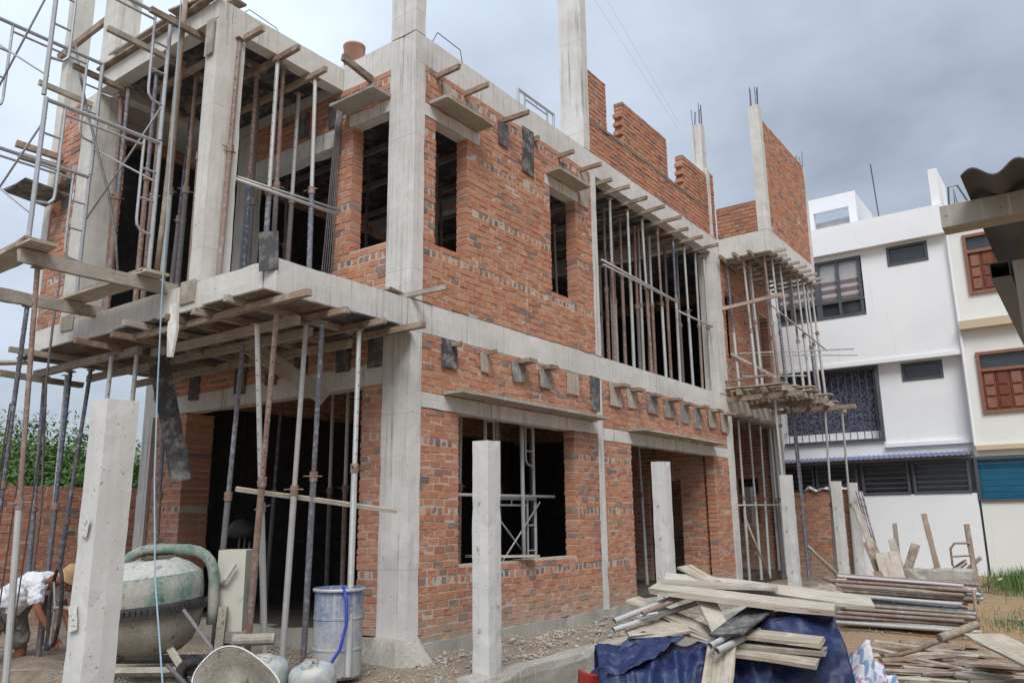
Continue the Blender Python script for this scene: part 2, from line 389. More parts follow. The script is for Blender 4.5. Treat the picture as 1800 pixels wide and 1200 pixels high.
FLOOR_SHADE = plain('floor_shade_dark', (0.075, 0.06, 0.05), (0.11, 0.09, 0.075), 4, 0.95, bump=0.8)  # indoor floor, colour darkened to stand in for room shade
# ---------------------------------------------------------------- ground
def sst(a, b, x):
    t = max(0.0, min(1.0, (x - a) / (b - a))); return t * t * (3 - 2 * t)
def gz(x, y):
    """height of the site's soil"""
    z = -0.10
    out = sst(1.50, 1.64, x) * (1 - sst(3.5, 11.0, y)) * -0.34
    z += out + sst(1.75, 3.5, x) * sst(6, 12, y) * 0.10
    z += -0.25 * sst(-1.6, -2.8, x) * sst(-2.3, -3.0, y)
    z += -0.10 * sst(0.4, -0.4, y) * sst(-0.2, 0.6, x) * (1 - sst(1.4, 1.6, x))
    far = max(abs(x), abs(y)) > 40
    if not far:
        z += noise.noise(Vector((x * 0.9, y * 0.9, 3))) * 0.05 + noise.noise(Vector((x * 4, y * 4, 1))) * 0.02
        if 0.05 < x < 1.6 and -0.2 < y < 9: z += max(0, noise.noise(Vector((x * 2.2, y * 2.2, 8)))) * 0.10
    return z
def axis_pts(lo, hi, fine):
    pts = [-900, -300, -120, -60]; x = lo
    while x <= hi: pts.append(x); x += fine
    return pts + [60, 120, 300, 900]
gx = sorted(set(axis_pts(-24, 24, 0.24) + [1.50, 1.55, 1.60, 1.64])); gy = axis_pts(-16, 26, 0.24)
gv = [(x, y, gz(x, y) if abs(x) < 30 and abs(y) < 30 else -0.1) for y in gy for x in gx]
nx = len(gx)
gf = [(j * nx + i, j * nx + i + 1, (j + 1) * nx + i + 1, (j + 1) * nx + i) for j in range(len(gy) - 1) for i in range(nx - 1)]
kind(tag(mesh_obj('ground', gv, gf, SOIL, smooth=True), 'bare brown and orange soil of the building site'), 'structure')
# ---------------------------------------------------------------- brickwork
BRICKS = []          # (centre, size, axis of the wall, header?, owner wall object)
COURSE, BH, BL = 0.095, 0.074, 0.178
def subtract(iv, holes):
    out = [iv]
    for (a, b) in holes:
        nxt = []
        for (s, e) in out:
            if b <= s or a >= e: nxt.append((s, e)); continue
            if a > s: nxt.append((s, a))
            if b < e: nxt.append((b, e))
        out = nxt
    return out
def brick_wall(name, parent, ax, face, thick, u0, u1, z0, z1, holes=(), hdr=9, sgn=1, core=MORTAR, top=None, seed=0):
    """wall whose outer face lies at x=face (ax='x', u=y) or y=face (ax='y', u=x); it is 'thick' deep away from the face
    (sgn=+1: the outer face looks to +x / -y).  holes: (u0,u1,z0,z1).  top(u): height of a ragged top"""
    inner = face - thick * sgn if ax == 'x' else face + thick * sgn
    lo, hi = min(face, inner), max(face, inner)
    mb = MB(); e = 0.006
    us = sorted({u0, u1, *[max(u0, min(u1, h[0] - e)) for h in holes], *[max(u0, min(u1, h[1] + e)) for h in holes]})
    for a, b in zip(us[:-1], us[1:]):
        if b - a < 1e-4: continue
        m = (a + b) / 2; zs = subtract((z0, z1), [(h[2] - e, h[3] + e) for h in holes if h[0] - e <= m <= h[1] + e])
        for (p, q) in zs:
            q2 = q
            if q == z1 and top: q2 = min(q, min(top(a + (b - a) * t) for t in (0.02, 0.5, 0.98))) - 0.01
            if q2 <= p: continue
            if ax == 'x': mb.box(lo + e, hi - e, a + (0.012 if a == u0 else 0), b - (0.012 if b == u1 else 0), p, q2)
            else: mb.box(a + (0.012 if a == u0 else 0), b - (0.012 if b == u1 else 0), lo + e, hi - e, p, q2)
    w = mb.build(name, core, parent)
    r = random.Random(seed + int(u0 * 100) + int(z0 * 10)); k = 0; z = z0
    while z < z1 - 0.03:
        zc0, zc1 = z + 0.008, min(z + 0.008 + BH, z1)
        zm = (zc0 + zc1) / 2; header = hdr and (k % hdr == hdr - 2)
        L = 0.082 if header else BL
        u = u0 - (r.random() * 0.03) - (0.5 * (L + 0.011) if k % 2 else 0)
        hh = [(h[0], h[1]) for h in holes if h[2] < zm < h[3]]
        while u < u1:
            l = L * r.uniform(0.95, 1.04)
            for (a, b) in subtract((max(u, u0), min(u + l, u1)), hh):
                if b - a < 0.03: continue
                for eg in [u0, *[h[1] for h in hh]]:
                    if 0 < a - eg < 0.05: a = eg
                for eg in [u1, *[h[0] for h in hh]]:
                    if 0 < eg - b < 0.05: b = eg
                um = (a + b) / 2
                if top and zc1 > top(um) + 0.02: continue
                pr = r.uniform(-0.008, 0.014) - (0.006 if header else 0); dz = r.uniform(-0.005, 0.005)
                depth = hi - lo + pr
                if ax == 'x': c = ((lo + hi) / 2, um, zm + dz); s = (depth, b - a, zc1 - zc0)
                else: c = (um, (lo + hi) / 2, zm + dz); s = (b - a, depth, zc1 - zc0)
                BRICKS.append((c, s, ax, bool(header and r.random() < 0.5) or (not header and r.random() < 0.05), w, r.random()))
            u += l + (r.uniform(0.02, 0.055) if header else r.uniform(0.012, 0.022))
        z += COURSE; k += 1
    return w
UNIT = []
for j in range(5):
    for m in (BRICK, BRICK_END):
        mb = MB().box(-0.5, 0.5, -0.5, 0.5, -0.5, 0.5, jit=0.02)
        me = bpy.data.meshes.new('brick'); me.from_pydata([tuple(v) for v in mb.v], [], mb.f); me.materials.append(m); UNIT.append(me)
RT = cam.matrix_world.to_3x3().transposed()
def shown(c):
    """rough size a brick at c has in the picture; 0 outside the frame"""
    v = RT @ (Vector(c) - CAM); d = -v.z
    if d < 0.1: return 0, 0
    x, y = v.x / d * 1403, v.y / d * 1403
    return (1 if abs(x) < 905 and abs(y) < 605 else 0), d
def lay_bricks(root, limit=300, visible=lambda c, ax: True):
    """the bricks that show largest become objects of their own, the rest one part"""
    global BRICKS
    sc = []
    for i, (c, s, ax, h, w, r) in enumerate(BRICKS):
        inn, d = shown(c); v = CAM - Vector(c); fs = abs(v.x if ax == 'x' else v.y) / v.length
        a = (s[1] if ax == 'x' else s[0]) * fs / (d * d) if inn and not (h and False) and visible(c, ax) else 0
        sc.append((a, i))
    sc.sort(reverse=True); single = {i for a, i in sc[:limit] if a > 0}
    vs = []; fs = []; mi = []; col = []; r = random.Random(3)
    for i, (c, s, ax, h, w, q) in enumerate(BRICKS):
        if i in single:
            o = bpy.data.objects.new('brick', UNIT[r.randrange(5) * 2 + (1 if h else 0)]); scene.collection.objects.link(o)
            o.parent = w; o.location = c; o.scale = s
            o.rotation_euler = (r.uniform(-.008, .008), r.uniform(-.008, .008), r.uniform(-.012, .012))
        else:
            b = len(vs); x, y, z = c; a, d, e = s[0] / 2, s[1] / 2, s[2] / 2; J = 0.004
            for p in ((-a, -d, -e), (a, -d, -e), (a, d, -e), (-a, d, -e), (-a, -d, e), (a, -d, e), (a, d, e), (-a, d, e)):
                vs.append((x + p[0] + r.uniform(-J, J), y + p[1] + r.uniform(-J, J), z + p[2] + r.uniform(-J, J))); col.append(q)
            for f in BOXF: fs.append(tuple(k + b for k in f)); mi.append(1 if h else 0)
    if vs:
        o = mesh_obj('bricks', vs, fs, [BRICK, BRICK_END], root, None, mi); kind(o, 'stuff')
        at_ = o.data.attributes.new('rnd', 'FLOAT', 'POINT'); at_.data.foreach_set('value', col)
    BRICKS = []
# ---------------------------------------------------------------- the house under construction
H = empty('house_under_construction')
tag(H, 'unfinished two-storey brick house with raw concrete columns, beams and flat roof', 'house')
def cpart(name, x0, x1, y0, y1, z0, z1, m=None, sub=0.22, label=None, amp=0.004, chip=0.006):
    o = MB().rbox(x0, x1, y0, y1, z0, z1, sub, amp, chip).build(name, m or CONC, H)
    if label: o['label'] = label
    return o
Z1, Z1B, Z2, Z2B = 4.27, 3.86, 8.13, 7.69
# columns (x0,x1,y0,y1,z0,z1)
for c in [(-0.49, 0.012, -0.012, 0.20, -0.3, Z1B - 0.003), (-0.478, 0.010, -0.010, 0.20, Z1 + 0.003, Z2B - 0.003),            # street corner
          (-0.478, 0.004, -0.006, 0.20, Z2 + 0.003, 12.6),
          (-0.25, 0.010, 4.64, 4.83, -0.3, Z1B - 0.003), (-0.25, 0.012, 4.67, 4.86, Z1 + 0.003, Z2B - 0.003),
          (-0.50, 0.004, 4.50, 4.72, Z2 + 0.003, 12.8),
          (-0.32, 0.012, 10.56, 10.95, -0.3, Z1B - 0.003), (-0.34, 0.010, 10.32, 10.86, Z1 + 0.003, Z2B - 0.003),
          (-0.30, 0.010, 14.32, 14.64, Z1 + 0.003, Z2B - 0.003), (-0.30, 0.010, 14.32, 14.62, -0.3, Z1B - 0.003),
          (-3.95, -3.62, 0.0, 0.25, Z1 + 0.003, Z2B - 0.003), (-6.25, -5.95, 0.05, 0.35, -0.3, Z1B - 0.003),
          (-3.0, -2.7, 9.5, 9.8, Z1, Z2B)]:
    cpart('column', *c)
for c in [(-1.66, -1.43, -2.105, -1.70, Z1 + 0.003, 7.772), (-4.83, -4.45, -2.107, -1.72, Z1 + 0.003, 7.772), (-4.53, -4.10, -2.10, -1.75, 8.06, 12.0),
          (-5.78, -5.56, -2.106, -1.80, Z1 + 0.003, 12.2)]:
    cpart('column', *c, m=CONC_W)
# beams
for c in [(-0.22, 0.0, -2.10, 14.68, Z1B, Z1), (-5.66, -0.223, 0.0, 0.22, Z1B, Z1 - 0.15), (-0.24, 0.0, 0.0, 10.86, Z2B, Z2),
          (-5.7, -0.243, 0.0, 0.24, Z2B, Z2), (-0.24, 0.0, 10.863, 14.68, Z2B, Z2 - 0.02), (-5.7, -5.5, 0.3, 14.6, Z1B, Z1 - .15), (-5.7, -5.5, 0.3, 14.6, Z2B, Z2 - .15),
          (-5.5, -0.3, 4.5, 4.72, Z1B, Z1 - .16), (-5.5, -0.3, 9.6, 9.82, Z1B, Z1 - .16), (-5.5, -0.3, 4.5, 4.72, Z2B, Z2 - .16), (-5.5, -0.3, 9.6, 9.82, Z2B, Z2 - .16)]:
    cpart('beam', *c)
for c in [(-5.66, -0.223, -2.11, -1.90, Z1B, Z1), (-4.47, -1.45, -2.11, -1.90, 7.775, 8.055), (-1.66, -1.45, -1.897, -0.003, 7.70, 8.055), (-4.47, -4.25, -1.897, -0.003, 7.74, 8.05)]:
    cpart('beam', *c, m=CONC_W)
# slabs
cpart('floor_slab', -5.67, -0.223, -1.897, 14.62, Z1 - 0.145, Z1 - 0.004, sub=0.6)
cpart('roof_slab', -5.72, -0.243, 0.243, 14.64, Z2 - 0.145, Z2 - 0.004, sub=0.6)
cpart('roof_slab', -5.66, -4.475, -1.70, -0.003, 7.86, 8.04, m=CONC_W, sub=0.4)
cpart('roof_slab', -4.247, -1.663, -1.897, -0.003, 7.90, 8.05, m=CONC_W, sub=0.4)
cpart('ground_floor', -5.6, -0.2, 0.02, 14.5, -0.2, 0.12, m=FLOOR_SHADE, sub=0.6)
# plinth beam under the side wall, rough kerb under the front
cpart('plinth', -0.25, 0.055, 0.21, 10.55, -0.45, 0.068, m=CONC_R, amp=0.012, chip=0.02)
cpart('plinth', -5.9, -0.50, -0.06, 0.19, -0.45, 0.13, m=CONC_R, amp=0.012, chip=0.02)
# lintel bands and small canopies over the openings
for c in [(-0.2, 0.012, 0.203, 4.637, 2.885, 3.09), (-0.2, 0.010, 4.833, 10.557, 2.80, 3.02), (-5.95, -0.493, -0.006, 0.22, 3.21, 3.50),
          (-0.2, 0.010, 0.203, 1.42, 6.93, 7.12), (-0.2, 0.010, 3.15, 4.42, 6.95, 7.13), (-1.30, -0.481, -0.008, 0.2, 7.05, 7.24), (-3.62, -1.56, -0.006, 0.22, 6.85, 7.13)]:
    cpart('lintel', *c, amp=0.007)
for c in [(0.0, 0.34, 0.62, 4.48, 3.093, 3.15), (0.0, 0.32, 5.72, 9.75, 3.023, 3.08), (0.0, 0.33, 0.28, 1.36, 7.125, 7.185), (0.0, 0.30, 3.18, 4.20, 7.135, 7.195), (-1.34, -0.44, -0.36, -0.01, 7.245, 7.305)]:
    cpart('window_canopy', *c, m=CONC_R, chip=0.012)
# brick walls of the side facade
BW = [
 brick_wall('brick_wall', H, 'x', 0.0, 0.2, 0.205, 4.635, 0.05, 2.88, [(0.95, 3.87, 0.93, 2.88)], seed=1),
 brick_wall('brick_wall', H, 'x', 0.0, 0.2, 4.835, 5.83, 0.05, 2.80, seed=2), brick_wall('brick_wall', H, 'x', 0.0, 0.2, 9.69, 10.555, 0.05, 2.80, seed=2),
 brick_wall('brick_wall', H, 'x', 0.0, 0.2, 0.205, 4.635, 3.095, 3.855, seed=3, hdr=0),
 brick_wall('brick_wall', H, 'x', 0.0, 0.2, 4.835, 10.555, 3.025, 3.855, seed=4, hdr=0),
 brick_wall('brick_wall', H, 'x', 0.0, 0.2, 0.205, 4.665, Z1 + 0.003, Z2B, [(0.43, 1.12, 5.12, 7.12), (1.12, 1.42, 6.93, 7.12), (3.31, 4.12, 5.09, 7.13), (3.15, 3.31, 6.95, 7.13), (4.12, 4.42, 6.95, 7.13), (0.203, 0.43, 6.93, 7.12)], seed=5),
 brick_wall('brick_wall', H, 'x', 0.0, 0.2, 10.865, 14.315, Z1 + 0.003, Z2B, [(11.05, 11.72, 5.2, 6.9), (13.5, 14.15, Z1, 6.8)], seed=6),
 # front
 brick_wall('brick_wall', H, 'y', 0.0, 0.2, -0.86, -0.495, 0.13, 3.21, seed=7),
 brick_wall('brick_wall', H, 'y', 0.0, 0.5, -5.73, -4.87, 0.13, 3.21, seed=8),
 brick_wall('brick_wall', H, 'y', 0.0, 0.2, -5.9, -0.495, 3.50, 3.855, seed=9, hdr=0),
 brick_wall('brick_wall', H, 'y', 0.0, 0.2, -1.56, -0.481, Z1 + 0.003, Z2B, [(-1.20, -0.481, 5.15, 7.05), (-1.30, -0.481, 7.05, 7.24)], seed=10),
 brick_wall('brick_wall', H, 'y', 0.0, 0.2, -3.62, -1.565, 7.135, Z2B, seed=11, hdr=0),
 brick_wall('brick_wall', H, 'y', -2.10, 0.12, -5.555, -4.835, Z1 + 0.003, 7.75, [(-5.50, -4.88, 6.05, 6.55)], seed=12),
 brick_wall('brick_wall', H, 'y', -1.71, 0.12, -4.80, -4.48, Z1 + 0.003, 7.73, hdr=0, seed=13),
 # inside and back walls that close the rooms
 brick_wall('brick_wall', H, 'y', 14.45, 0.12, -5.6, -0.31, 0.12, 4.12, [(-1.3, -0.7, 1.3, 2.5)], hdr=0, seed=15),
 brick_wall('brick_wall', H, 'y', 14.45, 0.12, -5.6, -0.31, Z1, 7.98, [(-1.5, -0.9, 4.9, 6.0)], hdr=0, seed=16),
 brick_wall('brick_wall', H, 'x', -5.5, 0.12, -1.75, 14.4, Z1, 7.86, hdr=0, seed=17),
 brick_wall('brick_wall', H, 'x', -5.5, 0.12, 0.05, 14.4, 0.12, 4.1, hdr=0, seed=18),
 brick_wall('brick_wall', H, 'y', 9.66, 0.12, -5.5, -0.26, 0.12, 3.855, [(-1.6, -0.8, 0.12, 2.3)], hdr=0, seed=15),
]
# roof parapet, left unfinished in steps
def step_top(u):
    if u < 5.42: return 9.83
    if u < 5.78: return 8.80
    if u < 5.95: return 9.50
    if u < 8.16: return 9.76
    if u < 8.40: return 8.84
    if u < 8.62: return 9.50
    if u < 9.3: return 9.58
    return 9.70
PAR = [brick_wall('brick_parapet', H, 'x', -0.012, 0.19, 4.735, 10.42, Z2 + 0.003, 8.755, hdr=0, seed=21, core=MORTAR_D)]
for (a, b, t) in [(4.735, 5.42, 9.83), (6.10, 8.16, 9.76), (9.02, 10.42, 9.72)]:
    PAR.append(brick_wall('brick_parapet', H, 'x', -0.012, 0.19, a, b, 8.835, t, hdr=0, seed=22, core=MORTAR_D))
    for k in range(int((t - 8.835) / 0.19)):       # toothing left for the next bricks
        if a > 5: BRICKS.append(((-0.107, a - 0.035, 8.835 + 0.048 + k * 0.19), (0.185, 0.09, 0.075), 'x', False, PAR[-1], rnd.random()))
cpart('mortar_bed', -0.205, 0.004, 4.735, 10.42, 8.755, 8.832, m=MORTAR_D, amp=0.008, chip=0.008)
cpart('column', -0.06, 0.006, 10.425, 10.60, Z2 + 0.003, 9.9)
cpart('column', -0.34, -0.07, 10.43, 10.68, Z2 + 0.003, 11.12)
PAR.append(brick_wall('brick_parapet', H, 'x', -0.012, 0.19, 10.605, 10.84, Z2 + 0.003, 9.85, hdr=0, seed=23, core=MORTAR_D))
PAR.append(brick_wall('brick_parapet', H, 'y', 10.86, 0.12, 0.006, 0.995, 8.16, 8.94, hdr=0, seed=24, core=MORTAR_D))
# projecting balcony at the back: roof-level slab, column and high brick wing wall
cpart('balcony_beam', 0.003, 1.26, 10.86, 11.06, 7.62, 8.155)
cpart('balcony_beam', 1.06, 1.26, 11.063, 14.64, 7.66, 8.15)
cpart('balcony_slab', 0.003, 1.057, 11.063, 14.64, 7.99, 8.14, sub=0.5)
cpart('column', 1.0, 1.262, 10.862, 11.10, 8.158, 11.40)
cpart('column', 1.02, 1.262, 14.44, 14.64, 8.153, 11.06)
PAR.append(brick_wall('brick_parapet', H, 'x', 1.235, 0.14, 11.105, 14.435, 8.153, 11.08, hdr=0, seed=25))
lay_bricks(H, 300, lambda c, ax: not (c[1] > 4.3 and c[0] < -0.5) and not (ax == 'x' and c[0] < -3) and not (c[1] > 3.4 and ax == 'y'))
# starter bars on the column tops
def bars(cx, cy, z, hgt, n, sx, sy):
    mb = MB()
    for i in range(n):
        a = 2 * math.pi * i / n; x = cx + sx * (1 if math.cos(a + .4) > 0 else -1) + rnd.uniform(-.02, .02); y = cy + sy * math.sin(a + .4)
        mb.tube((x, y, z - 0.05), (x + rnd.uniform(-.03, .03), y + rnd.uniform(-.03, .03), z + hgt * rnd.uniform(.65, 1)), 0.008, n=5)
    mb.build('rebar', REBAR, H)
bars(1.13, 10.98, 11.4, 0.62, 7, .08, .08); bars(-0.2, 10.55, 11.12, 0.62, 7, .09, .08); bars(1.14, 14.54, 11.06, 0.5, 4, .06, .06)
bars(-1.4, 8.6, 8.8, 0.9, 6, .1, .1)
mb = MB()
mb.path([(-0.02, 0.35, 8.12), (0.02, 0.42, 8.30), (0.0, 0.95, 8.30), (0.0, 1.0, 8.12)], 0.007, 5)
mb.path([(-1.6, -1.75, 8.04), (-1.55, -1.6, 8.20), (-1.55, -1.15, 8.16), (-1.6, -1.05, 8.04)], 0.006, 5)
mb.build('rebar', REBAR, H)
# cement spilled round the foot of the corner column
mb = MB()
prof = [(0.0, 0.14), (0.28, 0.12), (0.36, 0.02), (0.48, -0.10), (0.60, -0.22)]
vs = []; fs = []; n = 30
for (r_, z_) in prof:
    for k in range(n):
        a = 2 * math.pi * k / n; q = 1 + 0.16 * noise.noise(Vector((math.cos(a) * 2, math.sin(a) * 2, z_ * 3)))
        vs.append((-0.22 + r_ * q * math.cos(a) * 1.12, 0.06 + r_ * q * math.sin(a) * 0.72, z_ + 0.02 * noise.noise(Vector((a * 3, r_ * 9, 0)))))
for i in range(len(prof) - 1):
    for k in range(n): fs.append((i * n + k, i * n + (k + 1) % n, (i + 1) * n + (k + 1) % n, (i + 1) * n + k))
mb.add(vs, fs); mb.build('column_footing', CONC_R, H)
# ---------------------------------------------------------------- timber and steel pieces
def plank(name, p0, p1, w_, t_, m, label, cat, group=None, roll=0.0, rough=0.010, up=Vector((0, 0, 1))):
    """sawn piece from p0 to p1 (centre line), w_ wide, t_ thick; its own object with X along the grain"""
    p0, p1 = Vector(p0), Vector(p1); L = (p1 - p0).length
    R = frame_of(p1 - p0, up) @ Matrix.Rotation(roll, 3, 'X')
    n = max(2, min(10, int(L / 0.3))); vs = []; fs = []; s = rnd.uniform(0, 50)
    for i in range(n + 1):
        x = L * i / n
        if i in (0, n): x += rnd.uniform(-.01, .01)
        o = noise.noise_vector(Vector((x * 0.8 + s, s, 0))) * rough * 2
        for (a, b) in ((-1, -1), (1, -1), (1, 1), (-1, 1)):
            q = 1 + (0.16 * noise.noise(Vector((x * 2.5 + s, a * 2.0, b))))
            vs.append((x + (rnd.uniform(-.012, .012) if i in (0, n) else 0), a * w_ / 2 * q + o.y, b * t_ / 2 * q + o.z))
    for i in range(n):
        for k in range(4): fs.append((i * 4 + k, i * 4 + (k + 1) % 4, i * 4 + 4 + (k + 1) % 4, i * 4 + 4 + k)[::-1])
    fs += [(0, 1, 2, 3), (n * 4 + 3, n * 4 + 2, n * 4 + 1, n * 4)]
    o = mesh_obj(name, vs, fs, m, None, at(p0, R))
    return tag(o, label, cat, group)
def pole(name, p0, p1, r, m, label, cat, group=None, bend=0.0, n=9, r1=None, hollow=False):
    p0, p1 = Vector(p0), Vector(p1); L = (p1 - p0).length; R = frame_of(p1 - p0, axis='Z'); k = 6 if bend else 1
    pts = [(bend * math.sin(math.pi * i / k), bend * 0.4 * math.sin(2.2 * math.pi * i / k), L * i / k) for i in range(k + 1)]
    mb = MB().path(pts, [r + ((r1 or r) - r) * i / k for i in range(k + 1)], n, cap=not hollow)
    if hollow:
        mb.path([(0, 0, L), (0, 0, L - 0.12)], r * 0.8, n, cap=False); mb.path([(0, 0, 0.12), (0, 0, 0)], r * 0.8, n, cap=False)
    o = mb.build(name, m, None, at(p0, R)); o.data.polygons.foreach_set('use_smooth', [len(p.vertices) == 4 for p in o.data.polygons])
    return tag(o, label, cat, group)
CN = {'g': 'pale grey', 'b': 'blue-painted', 'r': 'rusty brown', 'o': 'red-oxide', 'd': 'dark'}
def prop(p0, p1, cols, label, group, split=0.48, r=0.035):
    """adjustable steel prop: outer tube, collar with handle, inner tube with pin holes, base and head plate"""
    p0, p1 = Vector(p0), Vector(p1); L = (p1 - p0).length; R = frame_of(p1 - p0, axis='Z')
    e = empty('steel_prop', mw=at(p0, R @ Matrix.Rotation(rnd.uniform(0, 6), 3, 'Z')))
    zs = L * split; hi, lo = STM[cols[0]], STM[cols[-1]]
    MB().tube((0, 0, 0.006), (0, 0, zs), r, n=10).build('outer_tube', lo, e, smooth=False)
    mb = MB().tube((0, 0, zs + 0.07), (0, 0, L - 0.008), r * 0.8, n=10)
    mb.build('inner_tube', hi, e)
    mb = MB().tube((0, 0, zs - 0.03), (0, 0, zs + 0.07), r * 1.32, n=10); mb.path([(-.10, .02, zs + .03), (.0, .035, zs + .03), (.11, .02, zs + .02)], 0.007, 5)
    mb.build('collar', RUST, e)
    q = MB()
    for i in range(int((L - zs - 0.3) / 0.16)):
        for a in (0.4, 3.5):
            c = Vector((math.cos(a), math.sin(a), 0)) * r * 0.79; d = Vector((math.cos(a), math.sin(a), 0)) * 0.0022
            z = zs + 0.18 + i * 0.16; q.tube(c + Vector((0, 0, z)), c + d + Vector((0, 0, z)), 0.008, n=6)
    if q.v: kind(q.build('pin_holes', IRON, e), 'stuff')
    MB().box(-.07, .07, -.06, .06, 0, .007).build('base_plate', RUST, e)
    MB().box(-.06, .06, -.05, .05, L - .008, L).build('head_plate', RUST, e)
    return tag(e, label, 'prop', group)
# ---- battens sticking out under the roof beam of the side facade
grp = 'batten ends under the roof beam'
for i, (y, z, l) in enumerate([(.46, 7.63, .44), (1.07, 7.62, .45), (1.99, 7.60, .48), (3.63, 7.58, .31), (4.29, 7.58, .47), (4.98, 7.58, .30), (5.43, 7.55, .45), (6.10, 7.55, .45), (6.78, 7.55, .50), (7.43, 7.54, .54), (8.13, 7.55, .40), (8.87, 7.54, .43), (9.49, 7.53, .51)]):
    plank('timber_batten', (-0.9, y, z - 0.005), (l, y + rnd.uniform(-.04, .04), z + rnd.uniform(-.01, .03)), 0.055, 0.07, TIMB,
          f'weathered timber batten poking out under the side roof beam, {ORD[i]} from the corner column', 'batten', grp)
for i, (y, z0, z1, wd, m) in enumerate([(.62, 7.31, 7.57, .16, TIMB_G), (1.22, 7.30, 7.56, .2, TIMB_G), (1.98, 7.18, 7.55, .24, PLY), (2.66, 6.92, 7.72, .30, PLY), (3.72, 7.24, 7.52, .2, PLY), (4.38, 6.93, 7.52, .32, TIMB_G)]):
    plank('formwork_board', (0.018, y, z0), (0.02, y, z1), wd, 0.022, m, f'{"black film-faced" if m is PLY else "grey cement-caked"} formwork board on the upper side wall, {ORD[i]} from the corner column', 'board', 'boards hanging under the roof beam', up=Vector((1, 0, 0)))
plank('timber_batten', (-.3, 2.86, 7.60), (.10, 2.86, 7.62), .06, .09, TIMB, 'short batten stub beside the tallest black board on the upper wall', 'batten')
# ---- battens under the front roof
for i, (y, z, l) in enumerate([(-1.71, 7.66, .39), (-1.19, 7.64, .45), (-.62, 7.64, .33)]):
    plank('timber_batten', (-3.6, y, z - .03), (-1.45 + l, y, z), .06, .075, TIMB, f'timber batten under the front roof pointing right, {ORD[i]} counted from the roof corner', 'batten', 'batten ends under the front roof')
for i, (x, z, l, m) in enumerate([(-1.95, 7.72, .62, TIMB), (-2.75, 7.70, .75, TIMB_G), (-3.9, 7.66, .62, TIMB), (-4.6, 7.60, .75, TIMB_G)]):
    plank('timber_batten', (x, -1.0, z - .02), (x, -2.11 - l, z + .03), .06, .075, m, f'timber batten under the front roof pointing towards the scaffold, {ORD[i]} from the roof corner', 'batten', 'batten ends under the front roof')
# ---- wide film-faced sheets and joists carrying the wet slabs
def sheet(name, x0, x1, y0, y1, z, m, label, t=0.018, tilt=0.0):
    M = Matrix.Translation(((x0 + x1) / 2, (y0 + y1) / 2, z)) @ Matrix.Rotation(tilt, 4, 'Y') @ Matrix.Rotation(math.pi / 2, 4, 'Z')
    o = MB().box(-(y1 - y0) / 2, (y1 - y0) / 2, -(x1 - x0) / 2, (x1 - x0) / 2, -t, 0).build(name, m, None, M)
    return tag(o, label, 'board', 'formwork sheets under the slabs')
xs = [-5.62, -4.75, -3.8, -2.85, -1.9, -0.95, 0.14]
for i, (a, b) in enumerate(zip(xs[:-1], xs[1:])):
    for j, (c, d) in enumerate([(-2.30 - .05 * (i % 2), -1.28), (-1.27, -0.03)]):
        sheet('formwork_sheet', a + .01, b - .01 + rnd.uniform(0, .006), c, d, 3.852 - 0.003 * ((i + j) % 2), FORM if (i + j) % 3 else PLY,
              f'formwork sheet under the projecting front slab, {ORD[i]} from the left in the {"outer" if j == 0 else "inner"} row', tilt=rnd.uniform(-.004, .004))
n_ = 0
for (x0, x1, y0, y1, z) in [(-5.48, -2.9, .25, 4.4, 4.10), (-2.88, -.25, .25, 4.4, 4.10), (-5.48, -2.9, 4.8, 9.5, 4.10), (-2.88, -.25, 4.8, 9.5, 4.10), (-5.48, -.25, 9.9, 14.4, 4.10),
                            (-5.48, -2.9, .26, 4.4, 7.96), (-2.88, -.26, .26, 4.4, 7.96), (-5.48, -2.9, 4.8, 9.5, 7.96), (-2.88, -.26, 4.8, 9.5, 7.96), (-5.48, -.26, 9.9, 14.4, 7.96)]:
    o = sheet('formwork_sheet', x0, x1, y0, y1, z, PLY, f'black film-faced formwork sheet under the inner {"first-floor" if z < 5 else "roof"} slab, {ORD[n_ % 5]} bay'); n_ += 1
sheet('formwork_sheet', -4.24, -1.67, -1.89, -.01, 7.89, PLY, 'black film-faced formwork sheet under the front roof slab')
sheet('formwork_sheet', .1, 1.05, 11.07, 14.6, 7.98, PLY, 'black film-faced formwork sheet under the rear balcony roof')
n_ = 0
for z in (3.98, 7.84):
    for k in range(9):
        y = .8 + k * 1.05
        if any(abs(y - b) < .2 for b in (4.6, 9.7)): y += .3
        plank('joist', (-5.3, y, z), (-.35, y + rnd.uniform(-.1, .1), z + rnd.uniform(-.01, .02)), .06, .10, TIMB_G, f'timber joist under the {"first-floor" if z < 5 else "roof"} slab inside the dark house, {ORD[k]} from the front', 'joist', 'joists inside the house')
# black sheets added along the room walls to imitate deep shade
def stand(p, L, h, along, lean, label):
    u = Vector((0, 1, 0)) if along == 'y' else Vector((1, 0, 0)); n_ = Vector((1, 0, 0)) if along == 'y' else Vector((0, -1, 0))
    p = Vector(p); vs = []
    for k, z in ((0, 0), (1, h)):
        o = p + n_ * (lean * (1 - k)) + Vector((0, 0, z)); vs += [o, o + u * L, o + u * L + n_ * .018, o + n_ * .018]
    o = mesh_obj('formwork_sheet', vs, BOXF, SHADE_BLK); tag(o, label, 'board', 'black sheets added to darken the rooms')  # added sheet that darkens the room, not slab formwork
for i in range(4): stand((-5.44, .55 + i * 1.0, .13), .98, 3.3, 'y', .22 - .04 * i, f'black shade sheet added on the left wall of the ground floor, {ORD[i]} from the front')
for i in range(5): stand((-5.42, 4.85 + i * 1.6, .13), 1.55, 3.3, 'y', .2, f'black shade sheet added on the far wall behind the side door, {ORD[i]} from the left')
for i in range(2): stand((-5.3 + i * 1.25, 9.5, .13), 1.2, 3.2, 'x', .2, f'black shade sheet added in the room behind the side door, {ORD[i]} from the left')
